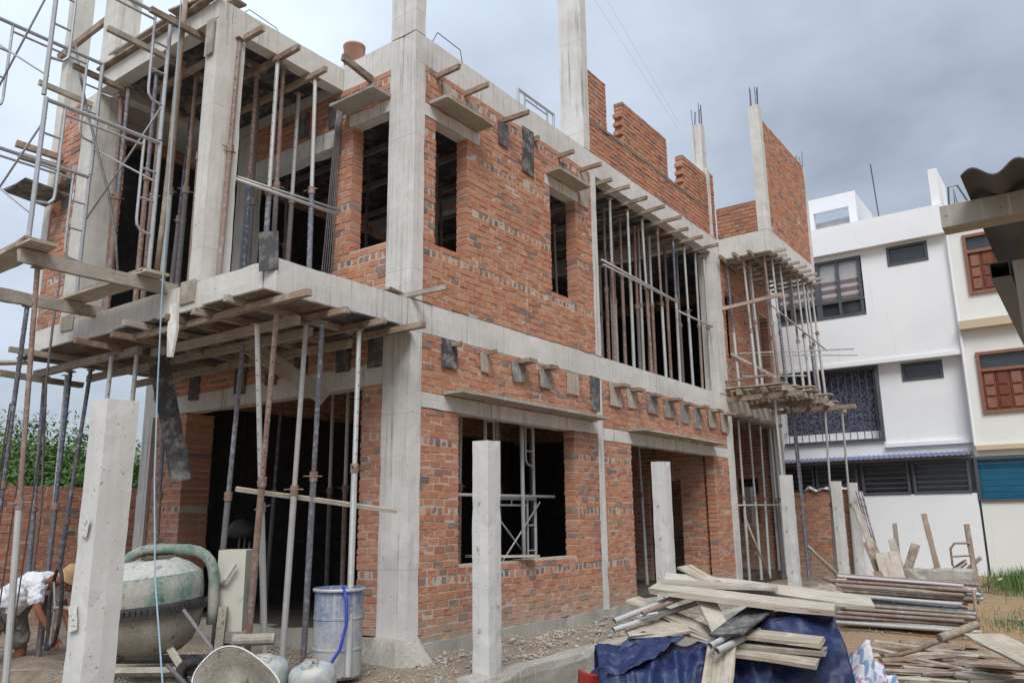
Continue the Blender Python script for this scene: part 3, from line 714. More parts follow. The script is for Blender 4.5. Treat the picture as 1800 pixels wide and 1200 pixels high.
for i in range(9): stand((-5.42, -.08 + i * 1.6, Z1 + .003), 1.58, 3.3, 'y', .18, f'black shade sheet added on the left wall of the upper floor, {ORD[i]} from the front')
stand((-5.42, -1.60, Z1 + .003), 1.5, 3.3, 'y', .12, 'black shade sheet added inside the left front room of the upper floor')
for i in range(4): stand((-5.3 + i * 1.12, 14.3, Z1 + .003), 1.08, 3.3, 'x', .18, f'black shade sheet added on the back wall of the upper floor, {ORD[i]} from the left')
# ---- battens round the edge of the front slab
grp = 'batten ends under the front slab'
for i, (y, l, z) in enumerate([(-2.17, .62, 3.74), (-1.42, .36, 3.76), (-.81, .33, 3.76), (-.44, .60, 3.73)]):
    plank('timber_batten', (-2.6, y - .05, z - .02), (l, y + .02, z + .02), .065, .07, TIMB, f'timber batten under the front slab pointing right, {ORD[i]} from the slab corner', 'batten', grp)
for i, (x, l, z) in enumerate([(-.41, .31, 3.80), (-.97, .34, 3.755), (-1.47, .33, 3.755), (-2.15, .46, 3.77), (-2.49, .44, 3.68), (-3.24, .5, 3.71), (-4.61, .68, 3.75)]):
    plank('timber_batten', (x + rnd.uniform(-.03, .03), -.6, z - .02), (x, -2.11 - l, z + .02), .065, .07, TIMB if i % 3 else TIMB_G, f'timber batten under the front slab pointing towards the street, {ORD[i]} from the slab corner', 'batten', grp)
for i, (y, x0, x1) in enumerate([(-1.98, -5.7, -2.9), (-1.30, -5.5, -.4), (-.6, -5.4, -.5), (-1.75, -3.0, -.1)]):
    plank('joist', (x0, y, 3.665), (x1, y + .04, 3.66), .07, .10, TIMB_G, f'long joist beneath the front slab sheets, {["outer left", "middle", "innermost", "outer right"][i]} one', 'joist', 'joists under the front slab')
plank('timber_board', (-5.55, -2.15, 3.80), (-6.9, -3.1, 3.78), .22, .03, PLANK, 'pale board sticking out left from under the front slab edge', 'board')
plank('timber_board', (-5.5, -1.4, 3.55), (-5.1, -2.7, 3.50), .09, .08, TIMB_G, 'grey timber end below the left end of the front slab', 'timber')
for i, (a, b, m) in enumerate([((-2.92, -1.72, 3.74), (-2.72, -1.34, 2.02), PLY), ((-1.85, -1.1, 3.72), (-1.15, -.35, 3.05), TIMB_G)]):
    plank('timber_board', a, b, .25 if i == 0 else .22, .025, m, ['long black formwork board hanging slantwise below the front slab', 'grey board slanting under the front slab behind the pale prop'][i], 'board', up=Vector((1, -.6, 0)))
plank('formwork_board', (-.1, -2.13, 4.13), (-.1, -2.16, 4.56), .24, .018, PLY, 'dark square plate standing against the front slab corner', 'board', up=Vector((.35, -1, 0)))
plank('formwork_board', (-1.62, -2.125, 4.03), (-1.62, -2.125, 4.30), .30, .016, TIMB_G, 'small grey plate at the foot of the front balcony column', 'board', up=Vector((0, -1, 0)))
plank('formwork_board', (-4.55, -2.125, 4.12), (-4.55, -2.125, 4.34), .34, .016, TIMB_G, 'small grey plate at the foot of the left front column', 'board', up=Vector((0, -1, 0)))
plank('formwork_board', (-1.57, -2.12, 7.28), (-1.57, -2.12, 7.78), .17, .016, TIMB_G, 'cement-grey form board at the top of the front balcony column', 'board', up=Vector((0, -1, 0)))
plank('timber_board', (-.28, -.30, 4.33), (-.02, -.26, 4.33), .30, .03, TIMB, 'small board lying on the front slab at the corner column', 'board')
plank('timber_batten', (-.30, -.06, 4.32), (.52, .10, 4.36), .05, .06, TIMB_G, 'thin batten lying on the front slab poking out past the corner column', 'batten')
# ---- stubs and small boards along the first-floor beam
for i, (y, z0, z1, wd, m) in enumerate([(.72, 3.46, 3.87, .30, PLY), (1.49, 3.52, 3.78, .17, TIMB_G), (2.32, 3.49, 3.78, .30, PLY), (3.01, 3.48, 3.78, .30, PLY), (3.85, 3.47, 3.82, .34, PLANK), (4.57, 3.30, 3.87, .30, PLY), (5.28, 3.42, 3.86, .40, TIMB_G),
                                        (5.93, 3.47, 3.80, .36, TIMB_G), (6.75, 3.45, 3.80, .42, PLY), (7.51, 3.43, 3.79, .40, PLY), (8.27, 3.40, 3.79, .38, PLY), (8.91, 3.33, 3.80, .30, PLY), (9.70, 3.42, 3.79, .40, TIMB_G), (10.4, 3.36, 3.80, .4, TIMB_G)]):
    if m is PLY and i not in (0, 5): m = PLYG
    plank('formwork_board', (0.02 + rnd.uniform(0, .02), y, z0), (0.022, y + rnd.uniform(-.02, .02), z1), wd, .022, m, f'{"black" if m is PLY else "cement-caked pale" if m is PLANK else "dark grey" if m is PLYG else "grey"} form board under the first-floor beam, {ORD[i]} from the corner column', 'board', 'form boards along the first-floor beam', up=Vector((1, 0, 0)))
    if i not in (4, 5):
        plank('timber_batten', (-.2, y + .06, min(z1 + .025, 3.80)), (.15 + rnd.uniform(0, .1), y + .06, min(z1 + .025, 3.80)), wd * .75 if i > 1 else .06, .055, TIMB, f'batten stub above the {ORD[i]} form board from the corner, first-floor beam', 'batten', 'batten stubs along the first-floor beam')
for i, (x, z0, z1) in enumerate([(-.62, 3.44, 3.84), (-1.22, 3.46, 3.82), (-2.1, 3.40, 3.80), (-2.75, 3.44, 3.8), (-3.5, 3.38, 3.80), (-4.7, 3.4, 3.8)]):
    plank('formwork_board', (x, -.02, z0), (x + .01, -.03, z1), .26, .02, PLY, f'dark form board on the front wall under the slab, {ORD[i]} from the corner column', 'board', 'form boards on the front wall', up=Vector((0, -1, 0)))
for i, (x, z0, z1, m) in enumerate([(-.86, 7.32, 7.60, TIMB_G), (-1.62, 7.18, 7.6, PLY), (-2.3, 7.2, 7.6, PLY)]):
    plank('formwork_board', (x, -.02, z0), (x, -.025, z1), .22, .02, m, f'form board high on the upper front wall, {ORD[i]} from the corner column', 'board', 'form boards on the upper front wall', up=Vector((0, -1, 0)))
plank('timber_batten', (-.86, -.01, 7.66), (-.78, -.62, 7.70), .06, .10, TIMB, 'batten poking towards the street above the upper front window canopy', 'batten')
# ---- props under the front slab
FS = 'props under the front slab'
for i, (a, b, c, s, lab) in enumerate([
    ((-.80, -1.36, -.05), (-.35, -2.05, 3.60), 'gg', .46, 'pale grey steel prop under the front slab corner, crossing a rusty one'),
    ((-.78, -1.62, -.05), (-.06, -2.02, 3.69), 'rr', .52, 'rust-mottled steel prop under the front slab corner, just right of a pale one'),
    ((-.62, -1.28, -.05), (-.27, -1.45, 3.69), 'gg', .50, 'pale steel prop leaning between the rusty prop and the blue one'),
    ((-.70, -.92, -.05), (-.03, -1.42, 3.69), 'bb', .54, 'blue and rust steel prop standing beside the blue drum'),
    ((.33, -1.20, -.06), (-.05, -.84, 3.70), 'gg', .56, 'pale straight steel prop in front of the blue drum'),
    ((-1.62, -1.46, -.05), (-1.36, -1.50, 3.60), 'bd', .50, 'blue steel prop leaning behind the mixer ring'),
    ((-3.72, -1.0, -.05), (-3.72, -1.06, 3.60), 'br', .52, 'blue and rust steel prop in front of the left brick pier'),
    ((-3.40, -2.1, -.1), (-3.38, -2.05, 3.64), 'gg', .3, 'short-showing grey prop above the near concrete post, left one'),
    ((-3.0, -1.95, -.1), (-2.95, -1.95, 3.62), 'gd', .3, 'short-showing pale prop above the near concrete post, right one'),
    ((-5.05, -2.0, -.2), (-5.45, -1.95, 3.60), 'bb', .5, 'dark blue prop at the far left end of the front slab'),
    ((-5.1, -1.75, -.2), (-5.1, -1.80, 3.60), 'gr', .5, 'pale leaning prop at the left end of the front slab'),
    ((-4.05, -2.25, -.2), (-4.75, -1.92, 3.60), 'bd', .5, 'dark blue prop crossing another below the left slab end'),
    ((-4.62, -1.9, -.2), (-4.42, -1.80, 3.60), 'bb', .45, 'blue prop forming an X with its neighbour below the left slab end'),
    ((-1.1, .6, .12), (-1.15, .62, 3.86), 'oo', .45, 'red prop just inside the dark ground floor behind the blue drum'),
    ]): prop(a, b, c, lab, FS, s)
plank('timber_batten', (-.9, -1.80, 1.86), (.23, -.43, 1.60), .045, .045, PLANK, 'pale rough pole tied level across the props beside the drum', 'batten', roll=.3)
# ---- props on the front balcony
for i, (a, b, c) in enumerate([((-1.80, -2.0, 4.275), (-1.76, -2.02, 7.66), 'gr'), ((-1.36, -1.90, 4.275), (-1.42, -1.80, 7.60), 'rr'), ((-1.40, -1.24, 4.275), (-1.42, -1.20, 7.58), 'gb'), ((-1.22, -.66, 4.275), (-1.36, -.60, 7.58), 'gb'),
                               ((-1.86, -1.22, 4.275), (-1.94, -1.15, 7.58), 'rb'), ((-2.45, -1.98, 4.275), (-2.52, -1.95, 7.62), 'rg'), ((-3.02, -2.0, 4.275), (-3.06, -1.98, 7.62), 'br'), ((-3.75, -2.0, 4.275), (-3.72, -2.02, 7.62), 'br'),
                               ((-4.0, -1.9, 4.275), (-4.04, -1.95, 7.6), 'rr'), ((-2.9, -1.2, 4.275), (-2.95, -1.15, 7.6), 'bd'), ((-3.6, -1.2, 4.275), (-3.6, -1.1, 7.6), 'bd'), ((-1.9, -.5, 4.275), (-1.9, -.45, 7.6), 'gd'), ((-2.2, -1.6, 4.275), (-2.25, -1.6, 7.6), 'bd')]):
    prop(a, b, c, f'{CN[c[0]]} steel prop on the front balcony, {["at the column", "right of the column", "mid right edge", "at the inner corner", "behind the right edge", "left of the column", "mid front edge", "left of mid front", "beside the left column", "deep in the middle", "deep on the left", "deep near the wall", "deep behind the column"][i]}', 'props on the front balcony', rnd.uniform(.42, .55))
for i, (x, y, c) in enumerate([(-2.75, -1.6, 'rd'), (-3.3, -1.75, 'rr'), (-1.62, -.95, 'rd'), (-2.35, -.8, 'dd'), (-3.1, -.7, 'rd')]):
    prop((x, y, 4.275), (x + rnd.uniform(-.06, .06), y, 7.66), c, f'{CN[c[0]]} steel prop in the shade of the front balcony, {["behind mid front", "behind left front", "behind the right edge", "deepest right", "deepest left"][i]}', 'props on the front balcony')
pole('steel_tube', (-1.5, -1.9, 5.72), (-1.18, -.25, 5.62), .022, GALV, 'pale level tube tied across the balcony props', 'tube')
pole('steel_tube', (-1.55, -1.85, 5.78), (-1.2, -.22, 5.70), .016, GALV, 'thinner pale tube tied along the level tube on the balcony', 'tube')
pole('bamboo_pole', (-2.1, -2.26, 4.45), (-2.02, -2.24, 8.35), .035, TIMB, 'brown bamboo pole upright beside the front balcony column', 'pole', bend=.02)
for i in range(5):
    pole('steel_tube', (-1.55 - .03 * i, -.05 - .02 * i, 4.28), (-1.42 - .012 * i, -.04 - .01 * i, 7.5), .009, DARKS, 'thin dark conduit leaning on the brick pier of the balcony', 'conduit', 'conduits leaning on the pier', bend=.015, n=6)
# ---- props in the tall side opening
for i, (y, c) in enumerate([(5.58, 'gr'), (6.30, 'gg'), (6.93, 'gr'), (7.64, 'rg'), (8.42, 'bg'), (9.0, 'gg'), (9.62, 'gr'), (10.12, 'gg')]):
    prop((-.12 + rnd.uniform(-.05, .05), y + .08, Z1 + .002), (-.10, y, 7.50), c, f'{CN[c[0]]} steel prop in the tall upper side opening, {ORD[i]} from the left', 'props in the upper side opening', rnd.uniform(.45, .62), .032)
for i, (x, y, c) in enumerate([(-.9, 5.3, 'gg'), (-1.1, 6.2, 'gr'), (-.8, 6.8, 'bg'), (-1.0, 7.3, 'og'), (-.7, 7.9, 'gg'), (-1.9, 5.6, 'gd'), (-2.1, 6.8, 'gd'), (-1.8, 8.1, 'gg'), (-2.4, 7.8, 'gd'), (-1.0, 8.8, 'rr'), (-1.4, 9.3, 'gd'), (-3.2, 6.4, 'gd'), (-3.5, 8.3, 'gd')]):
    prop((x, y, Z1), (x + rnd.uniform(-.05, .05), y + rnd.uniform(-.08, .08), 7.78), c, 'steel prop standing deep in the shade of the upper side opening', 'props deep in the upper floor')
for i, (y, c) in enumerate([(5.25, 'rd'), (5.95, 'dr'), (6.62, 'rr'), (7.25, 'od'), (7.95, 'gr'), (8.72, 'dr'), (9.35, 'bd')]):
    prop((-.48, y + .05, Z1 + .002), (-.45, y, 7.50), c, f'{CN[c[0]]} steel prop, second row of the upper side opening, {ORD[i]} from left', 'props in the upper side opening', rnd.uniform(.45, .62))
pole('steel_tube', (.0, 5.0, 6.10), (-.02, 8.3, 6.02), .022, GALV, 'long level tube tied across the left props of the upper side opening', 'tube')
pole('steel_tube', (.03, 5.0, 6.0), (.02, 8.2, 5.98), .018, GALV, 'second level tube just below the first across the upper side opening', 'tube')
pole('steel_tube', (.0, 8.25, 5.80), (-.02, 10.2, 5.82), .022, GALV, 'level tube across the right props of the upper side opening', 'tube')
# inside the ground floor and upper rooms
n_ = 0
for (x, y) in [(-1.2, 1.2), (-2.1, .9), (-3.0, 1.4), (-1.6, 2.3), (-2.6, 2.6), (-.8, 1.9), (-.9, 3.0), (-3.6, 2.4), (-4.2, 1.2), (-1.4, 3.7), (-.8, 6.3), (-1.6, 7.4), (-2.4, 6.1), (-1.2, 8.6), (-2.2, 9.0), (-3.4, 3.4)]:
    prop((x, y, .12), (x + rnd.uniform(-.08, .08), y + rnd.uniform(-.08, .08), 3.92), rnd.choice(['gd', 'gr', 'rd', 'bd', 'gg']), 'steel prop standing in the dark ground-floor rooms', 'props inside the ground floor')
for (x, y) in [(-.9, .9), (-1.6, 1.4), (-2.4, 1.0), (-.8, 2.2), (-1.9, 2.6), (-3.0, 2.0), (-1.0, 3.6), (-2.6, 3.6), (-3.6, .8)]:
    prop((x, y, Z1), (x + rnd.uniform(-.08, .08), y + rnd.uniform(-.08, .08), 7.78), rnd.choice(['gd', 'dd', 'rd', 'bd']), 'steel prop standing in the dark upper front room', 'props inside the upper front room')
# ---- rear balcony: props, deck and supports
for i, (x, y, yb, c) in enumerate([(.10, 11.08, 11.0, 'bg'), (.51, 11.12, 11.05, 'gg'), (.55, 11.45, 11.3, 'gg'), (1.04, 11.05, 11.0, 'rr'), (1.06, 11.56, 11.5, 'gb'), (1.04, 12.22, 12.2, 'gg'), (1.05, 13.0, 12.9, 'rg'), (1.1, 13.4, 13.3, 'gg'), (1.1, 13.93, 13.85, 'gb'), (1.06, 14.4, 14.3, 'gg'), (1.12, 14.62, 14.6, 'gg'), (.5, 12.6, 12.6, 'gg'), (.45, 13.6, 13.5, 'gd'), (.3, 12.0, 12.0, 'gd')]):
    prop((x + .12, yb, 4.46), (x, y, 7.62 if i < 11 else 7.95), c, f'{CN[c[0]]} steel prop on the rear balcony deck, {ORD[i]} in the round from the wall', 'props on the rear balcony', rnd.uniform(.4, .6))
for i in range(9):
    y = 11.05 + i * .42
    plank('timber_batten', (.1, y, 7.59 if i else 7.57), (1.26 + rnd.uniform(.12, .34), y + rnd.uniform(-.04, .04), 7.63), .05, .06, TIMB_G, f'batten end under the rear balcony roof pointing right, {ORD[i]} from the near corner', 'batten', 'batten ends under the rear balcony roof')
for i, x in enumerate((.12, .45, .80)):
    plank('timber_batten', (x, 11.9, 7.54), (x + .02, 10.86 - rnd.uniform(.2, .42), 7.60), .07, .09, TIMB, f'batten under the rear balcony roof pointing towards the camera, {ORD[i]} from the wall', 'batten', 'batten ends under the rear balcony roof')
for i in range(9):
    y = 10.80 + i * .45
    plank('deck_board', (-.1 if i else -.25, y, 4.42), (1.35 + rnd.uniform(0, .45), y + rnd.uniform(-.05, .05), 4.40 + rnd.uniform(-.02, .03)), .28, .03, PLANK if i % 2 else TIMB_G, f'rough deck board of the rear balcony platform, {ORD[i]} from the near edge', 'board', 'deck boards of the rear platform')
for i, (x, m) in enumerate([(.35, TIMB_G), (.95, TIMB), (1.40, TIMB_G)]):
    plank('timber_joist', (x, 10.55, 4.30), (x + .08, 14.9 + .3 * i, 4.28), .08, .13, m, f'joist under the rear balcony platform, {ORD[i]} from the wall', 'joist', 'joists of the rear platform')
for i, (y, l) in enumerate([(10.75, 1.7), (12.3, 1.85), (13.9, 2.1)]):
    plank('timber_joist', (.02, y, 4.16), (l, y + .05, 4.17), .09, .11, TIMB, f'bearer below the joists of the rear platform, {["nearest", "middle", "farthest"][i]} one', 'bearer', 'bearers of the rear platform')
plank('timber_board', (.0, 10.72, 4.60), (1.0, 10.80, 4.66), .12, .03, TIMB, 'thin board edge laid across the near side of the rear platform', 'board')
plank('timber_batten', (-.05, 10.80, 6.38), (1.45, 10.92, 6.52), .06, .08, PLANK, 'pale batten tied level across the near balcony props', 'batten')
pole('steel_tube', (1.05, 10.9, 6.42), (1.30, 14.9, 5.85), .02, GALV, 'tube slanting along the outer balcony props', 'tube')
pole('steel_tube', (.2, 11.2, 5.32), (2.05, 14.6, 5.75), .018, GALV, 'thin tube poking out right of the balcony props, upper one', 'tube')
pole('steel_tube', (.2, 12.6, 5.50), (2.15, 14.5, 5.55), .015, GALV, 'thin tube poking out right of the balcony props, lower one', 'tube')
plank('timber_batten', (.12, 10.9, 5.28), (1.05, 11.4, 4.62), .05, .06, TIMB_G, 'grey batten slanting down across the near balcony props', 'batten')
pole('steel_tube', (.3, 11.0, 4.72), (1.5, 12.0, 4.74), .02, GALV, 'tube lying level just above the rear platform', 'tube')
for i, (a, b, c) in enumerate([((1.10, 11.0, 0), (1.02, 11.02, 4.12), 'gg'), ((.95, 12.7, 0), (.95, 12.5, 4.12), 'bb'), ((1.25, 13.9, 0), (1.35, 13.95, 4.12), 'gg'), ((1.55, 14.6, 0), (1.75, 14.0, 4.12), 'gg'), ((.55, 14.2, 0), (.55, 14.0, 4.12), 'bd')]):
    prop(a, b, c, f'tall {CN[c[0]]} steel prop under the rear platform, {["nearest", "second nearest", "middle", "rightmost", "innermost"][i]}', 'props under the rear platform', .42)
for i, (y, yb, c) in enumerate([(11.6, 11.5, 'gg'), (12.35, 12.3, 'gg'), (13.15, 12.9, 'gg'), (13.9, 13.9, 'gd'), (14.2, 14.2, 'gg')]):
    prop((-.05, yb, .02), (-.09, y, 3.78), c, f'{CN[c[0]]} steel prop under the rear ground-floor beam, {ORD[i]} from the end column', 'props under the rear beam', .5)
for i in range(6):
    y = 11.15 + i * .55
    plank('timber_batten', (-.8, y, 3.81), (.2 + rnd.uniform(0, .12), y, 3.82), .07, .07, TIMB_G, f'batten under the rear ground-floor beam, {ORD[i]} from the end column', 'batten', 'battens under the rear beam')
pole('steel_tube', (-.1, 11.1, 1.75), (.2, 14.2, 1.78), .02, GALV, 'level tube tied across the rear ground-floor props', 'tube')
pole('bamboo_pole', (.12, 11.05, 1.45), (.3, 11.9, .05), .022, TIMB_G, 'thin pole leaning against the rear end column', 'pole')
# ---------------------------------------------------------------- scaffold on the left
def scaffold(x, y0, y1, z0, label, h=1.70):
    """ladder-type steel frame standing in the plane x"""
    e = empty('scaffolding', (x, y0, z0)); w_ = y1 - y0; r = .026
    for yy in (0, w_): MB().tube((0, yy, 0), (0, yy, h), r, n=9).build('standard', SCAF, e)
    MB().tube((0, 0, h - .02), (0, w_, h - .02), r, n=9).build('top_bar', SCAF, e)
    MB().tube((0, .21, h - .12), (0, w_ - .21, h - .12), r * .62, n=7).build('lower_bar', SCAF, e)
    for s, o in ((1, 0), (-1, w_)):
        pts = [(0, o + s * .21, h - .02), (0, o + s * .21, .62), (0, o + s * .20, .55), (0, o + s * .15, .49), (0, o + s * .02, .47)]
        MB().path(pts, r * .68, 7).build('inner_leg', SCAF, e)
        for zz in (h - .42, h - .80): MB().tube((0, o + s * .02, zz), (0, o + s * .205, zz), r * .55, n=6).build('rung', SCAF, e)
    MB().tube((0, w_ * .5, h - .02), (0, w_ * .5, h - .12), r * .5, n=6).build('spacer', SCAF, e)
    return tag(e, label, 'scaffold', 'scaffold frames')
scaffold(-2.1, -3.72, -2.36, 4.44, 'steel scaffold frame standing nearest on the plank platform')
scaffold(-2.1, -3.75, -2.37, 6.16, 'steel scaffold frame stacked on the nearest frame, running out of the picture')
scaffold(-3.8, -3.74, -2.39, 4.44, 'steel scaffold frame farther left on the plank platform')
scaffold(-3.8, -3.76, -2.38, 6.16, 'steel scaffold frame stacked on the farther frame')
BRC = 'scaffold cross braces'
for i, (a, b, lab) in enumerate([((-2.1, -3.70, 5.9), (-3.8, -3.72, 4.9), 'thin cross brace at lower left running down from the near scaffold standard'), ((-2.1, -3.70, 4.75), (-3.8, -3.72, 5.75), 'thin cross brace at lower left running up towards the far frame'),
                                 ((-2.1, -2.37, 5.6), (-3.8, -2.38, 6.55), 'thin cross brace rising between the inner standards'), ((-2.1, -2.37, 6.65), (-3.8, -2.38, 5.5), 'thin cross brace falling between the inner standards'),
                                 ((-2.1, -3.73, 6.4), (-3.8, -3.75, 7.5), 'thin cross brace at upper left rising outward'), ((-2.1, -3.73, 7.8), (-3.8, -3.75, 6.4), 'thin cross brace at upper left falling outward')]):
    pole('cross_brace', a, b, .0125, SCAF, lab, 'brace', BRC, n=7)
plank('bearer', (-2.12, -1.98, 4.30), (-2.14, -3.78, 4.29), .07, .15, TIMB_G, 'grey timber bearer carrying the near side of the scaffold platform', 'bearer', 'platform bearers')
plank('bearer', (-3.82, -2.0, 4.28), (-3.84, -4.1, 4.27), .07, .15, TIMB_G, 'grey timber bearer carrying the far side of the scaffold platform', 'bearer', 'platform bearers')
for i, (a, b) in enumerate([((-1.88, -2.36, 4.40), (-4.25, -2.40, 4.385)), ((-1.86, -3.66, 4.40), (-4.4, -3.64, 4.39))]):
    plank('scaffold_plank', a, b, .30, .035, PLANK, ['pale scaffold plank next to the slab edge', 'pale scaffold plank on the outer ends of the bearers'][i], 'plank', 'platform planks')
    plank('scaffold_plank', (a[0] - .1, a[1] - .02, a[2] + .037), (b[0] + .9, b[1] + .03, b[2] + .037), .26, .03, TIMB, ['brown plank lying on the pale plank next to the slab edge', 'brown plank lying on the outer pale plank'][i], 'plank', 'platform planks')
prop((-2.12, -3.40, -.30), (-2.14, -3.58, 4.205), 'rg', 'tall grey and rust prop carrying the scaffold bearer at far left', 'props under the scaffold', .44, .034)
prop((-3.84, -3.0, -.30), (-3.84, -2.95, 4.19), 'bb', 'blue prop carrying the far scaffold bearer', 'props under the scaffold', .5)
# black awning board and battens at the left front room
plank('formwork_board', (-4.92, -2.42, 6.25), (-5.62, -2.46, 6.25), .62, .03, PLY, 'black board jutting out over the small left front opening', 'board', roll=.06)
for i, (z, x) in enumerate([(6.72, -5.2), (6.95, -5.35)]):
    plank('timber_batten', (x, -1.9, z), (x - .05, -2.75, z + .02), .08, .09, TIMB, f'batten poking out of the left front wall, {["lower", "upper"][i]} of two', 'batten')
plank('timber_board', (-4.6, -2.0, 8.35), (-2.4, -2.15, 8.12), .16, .03, TIMB_G, 'grey board lying along the left front roof edge', 'board')
plank('timber_board', (-1.4, -2.15, 8.07), (-4.4, -2.13, 8.075), .10, .03, TIMB, 'thin brown board along the front roof edge', 'board')
plank('timber_batten', (-4.05, -1.9, 9.3), (-5.7, -2.2, 8.75), .06, .10, TIMB, 'brown batten tied slantwise between the two tall left columns', 'batten')
for i, (x, y) in enumerate([(-1.98, -2.0), (-2.15, -2.2), (-1.8, -1.9)]):
    plank('timber_board', (x - .2, y, 8.10 + .035 * i), (x + .35, y + .1, 8.10 + .035 * i), .18, .03, TIMB, f'scrap of wood lying on the front roof corner, {["lowest", "middle", "topmost"][i]} of the heap', 'scrap wood', 'scraps on the roof corner')
pole('hose', (-3.1, -2.2, 4.5), (-4.3, -2.6, 8.3), .018, DARKS, 'dark cable hanging beside the scaffold', 'cable', bend=.12)
pole('hose', (-4.5, -2.3, .2), (-4.6, -2.3, 4.9), .016, DARKS, 'thin dark cable hanging at the left slab end', 'cable', bend=.15)
# orange bucket on the roof
e = empty('bucket', (-1.40, .14, 8.13))
MB().lathe([(0, 0), (.15, 0), (.16, .32), (.168, .32), (.168, .35), (.155, .35), (.14, .02), (0, .02)], 24).build('pail', PINK, e, smooth=True)
MB().path([(.163, 0, .31), (.17, .04, .27), (.11, .15, .18), (0, .18, .14), (-.11, .15, .18), (-.17, .04, .27), (-.163, 0, .31)], .004, 5).build('handle', IRON, e)
tag(e, 'faded orange bucket standing on the roof edge beside the corner column', 'bucket')
scaffolding_inside = [scaffold(-.40, 2.05, 3.30, .12, 'steel scaffold frame inside the ground-floor window, lower right'), scaffold(-.42, 2.06, 3.30, 1.84, 'steel scaffold frame inside the ground-floor window, stacked on top', 1.5)]
pole('cross_brace', (-.36, 2.0, 1.75), (-.36, 3.1, .85), .013, SCAF, 'thin brace falling to the right behind the ground-floor window', 'brace', BRC)
pole('cross_brace', (-.34, 2.3, .85), (-.34, 3.35, 1.75), .013, SCAF, 'thin brace rising to the right behind the ground-floor window', 'brace', BRC)
plank('plank', (-.35, 1.6, 1.0), (.08, 2.6, .97), .2, .03, PLANK, 'pale board lying on the sill of the ground-floor window', 'plank')
pole('steel_tube', (-.33, 1.0, 1.83), (-.33, 3.75, 1.84), .022, GALV, 'level pale tube tied across the frames inside the ground-floor window', 'tube')
scaffold(-.7, 1.0, 1.7, .12, 'narrow steel scaffold frame at the left inside the ground-floor window', 1.7)
pole('steel_tube', (-.30, 2.85, .13), (-.33, 2.85, 3.85), .032, GALV, 'pale upright tube just inside the ground-floor window', 'tube')
scaffold(-1.6, 1.2, 2.6, 1.0, 'steel scaffold frame deeper in the room behind the ground-floor window')
# frame on the roof behind the second column
scaffold(-.62, 3.30, 4.45, 8.13, 'steel scaffold frame standing on the roof left of the tall roof column', .85)
scaffold(-2.2, 5.6, 7.0, 8.13, 'steel scaffold frame on the roof seen through the gap in the parapet', 1.15)
for i, (a, b) in enumerate([((-.2, 4.6, 12.7), (-.5, 10.1, 11.1)), ((-.1, 4.6, 11.9), (-.5, 10.1, 10.9))]):
    pole('builders_line', a, b, .0022, GALV, f'thin builder\'s line strung between the roof columns, {["upper", "lower"][i]} one', 'line', n=4)
# pale blue rope hanging down past the front slab
pts = [(-1.0, -2.9, 9.2), (-.98, -2.9, 8.0), (-.95, -2.88, 6.5), (-.93, -2.86, 5.0), (-.92, -2.84, 3.9), (-.86, -2.83, 2.8), (-.72, -2.86, 1.9), (-.45, -2.93, 1.0), (-.12, -3.02, .4), (.12, -3.1, .05), (.3, -3.2, -.15)]
o = MB().path(pts, .0075, 6).build('rope', ROPE); tag(o, 'pale blue rope hanging from the roof down past the mixer', 'rope')
o = mesh_obj('sack', [(0, 0, 0), (.13, .0, 0), (.13, .02, -.3), (.10, 0, -.62), (-.02, .02, -.6), (.01, -.02, -.3), (.0, .03, 0), (.13, .03, 0), (.13, .05, -.3), (.10, .03, -.62), (-.02, .05, -.6), (.01, .01, -.3)],
             [(0, 1, 2, 5), (5, 2, 3, 4), (7, 6, 11, 8), (8, 11, 10, 9), (0, 6, 7, 1), (4, 3, 9, 10), (1, 7, 8, 2), (2, 8, 9, 3), (6, 0, 5, 11), (11, 5, 4, 10)], PAPER, None, at((-1.46, -2.42, 3.92)))
tag(o, 'strip of white sacking hanging from a batten under the front slab', 'sack')
# ---------------------------------------------------------------- boundary walls
W = empty('boundary_wall', (-7.5, -2, -.2)); tag(W, 'red brick boundary wall at far left behind the bending worker', 'wall')
brick_wall('brickwork', W, 'x', 7.5 - 7.5, .12, -6.0 + 2, 9.0 + 2, -.3, 2.31, hdr=0, seed=31)
for i, (c, s, ax, h, w_, r) in enumerate(BRICKS): BRICKS[i] = (c, s, ax, h, w_, r)
def shift_lay(root, off, limit, vis=lambda c, ax: True):
    """lay bricks whose coordinates are local to root"""
    global CAM
    keep = CAM; CAM = keep - Vector(off)
    lay_bricks(root, limit, vis); CAM = keep
shift_lay(W, (-7.5, -2, -.2), 200, lambda c, ax: -3.2 < c[1] < 2.5)
W2 = empty('boundary_wall', (0, 15.6, 0)); tag(W2, 'red brick boundary wall at the back between the concrete posts', 'wall')
brick_wall('brickwork', W2, 'y', 0.0, .12, -4.5, 1.45, -.1, 2.13, hdr=0, seed=33)
shift_lay(W2, (0, 15.6, 0), 250, lambda c, ax: c[0] > -2.2)
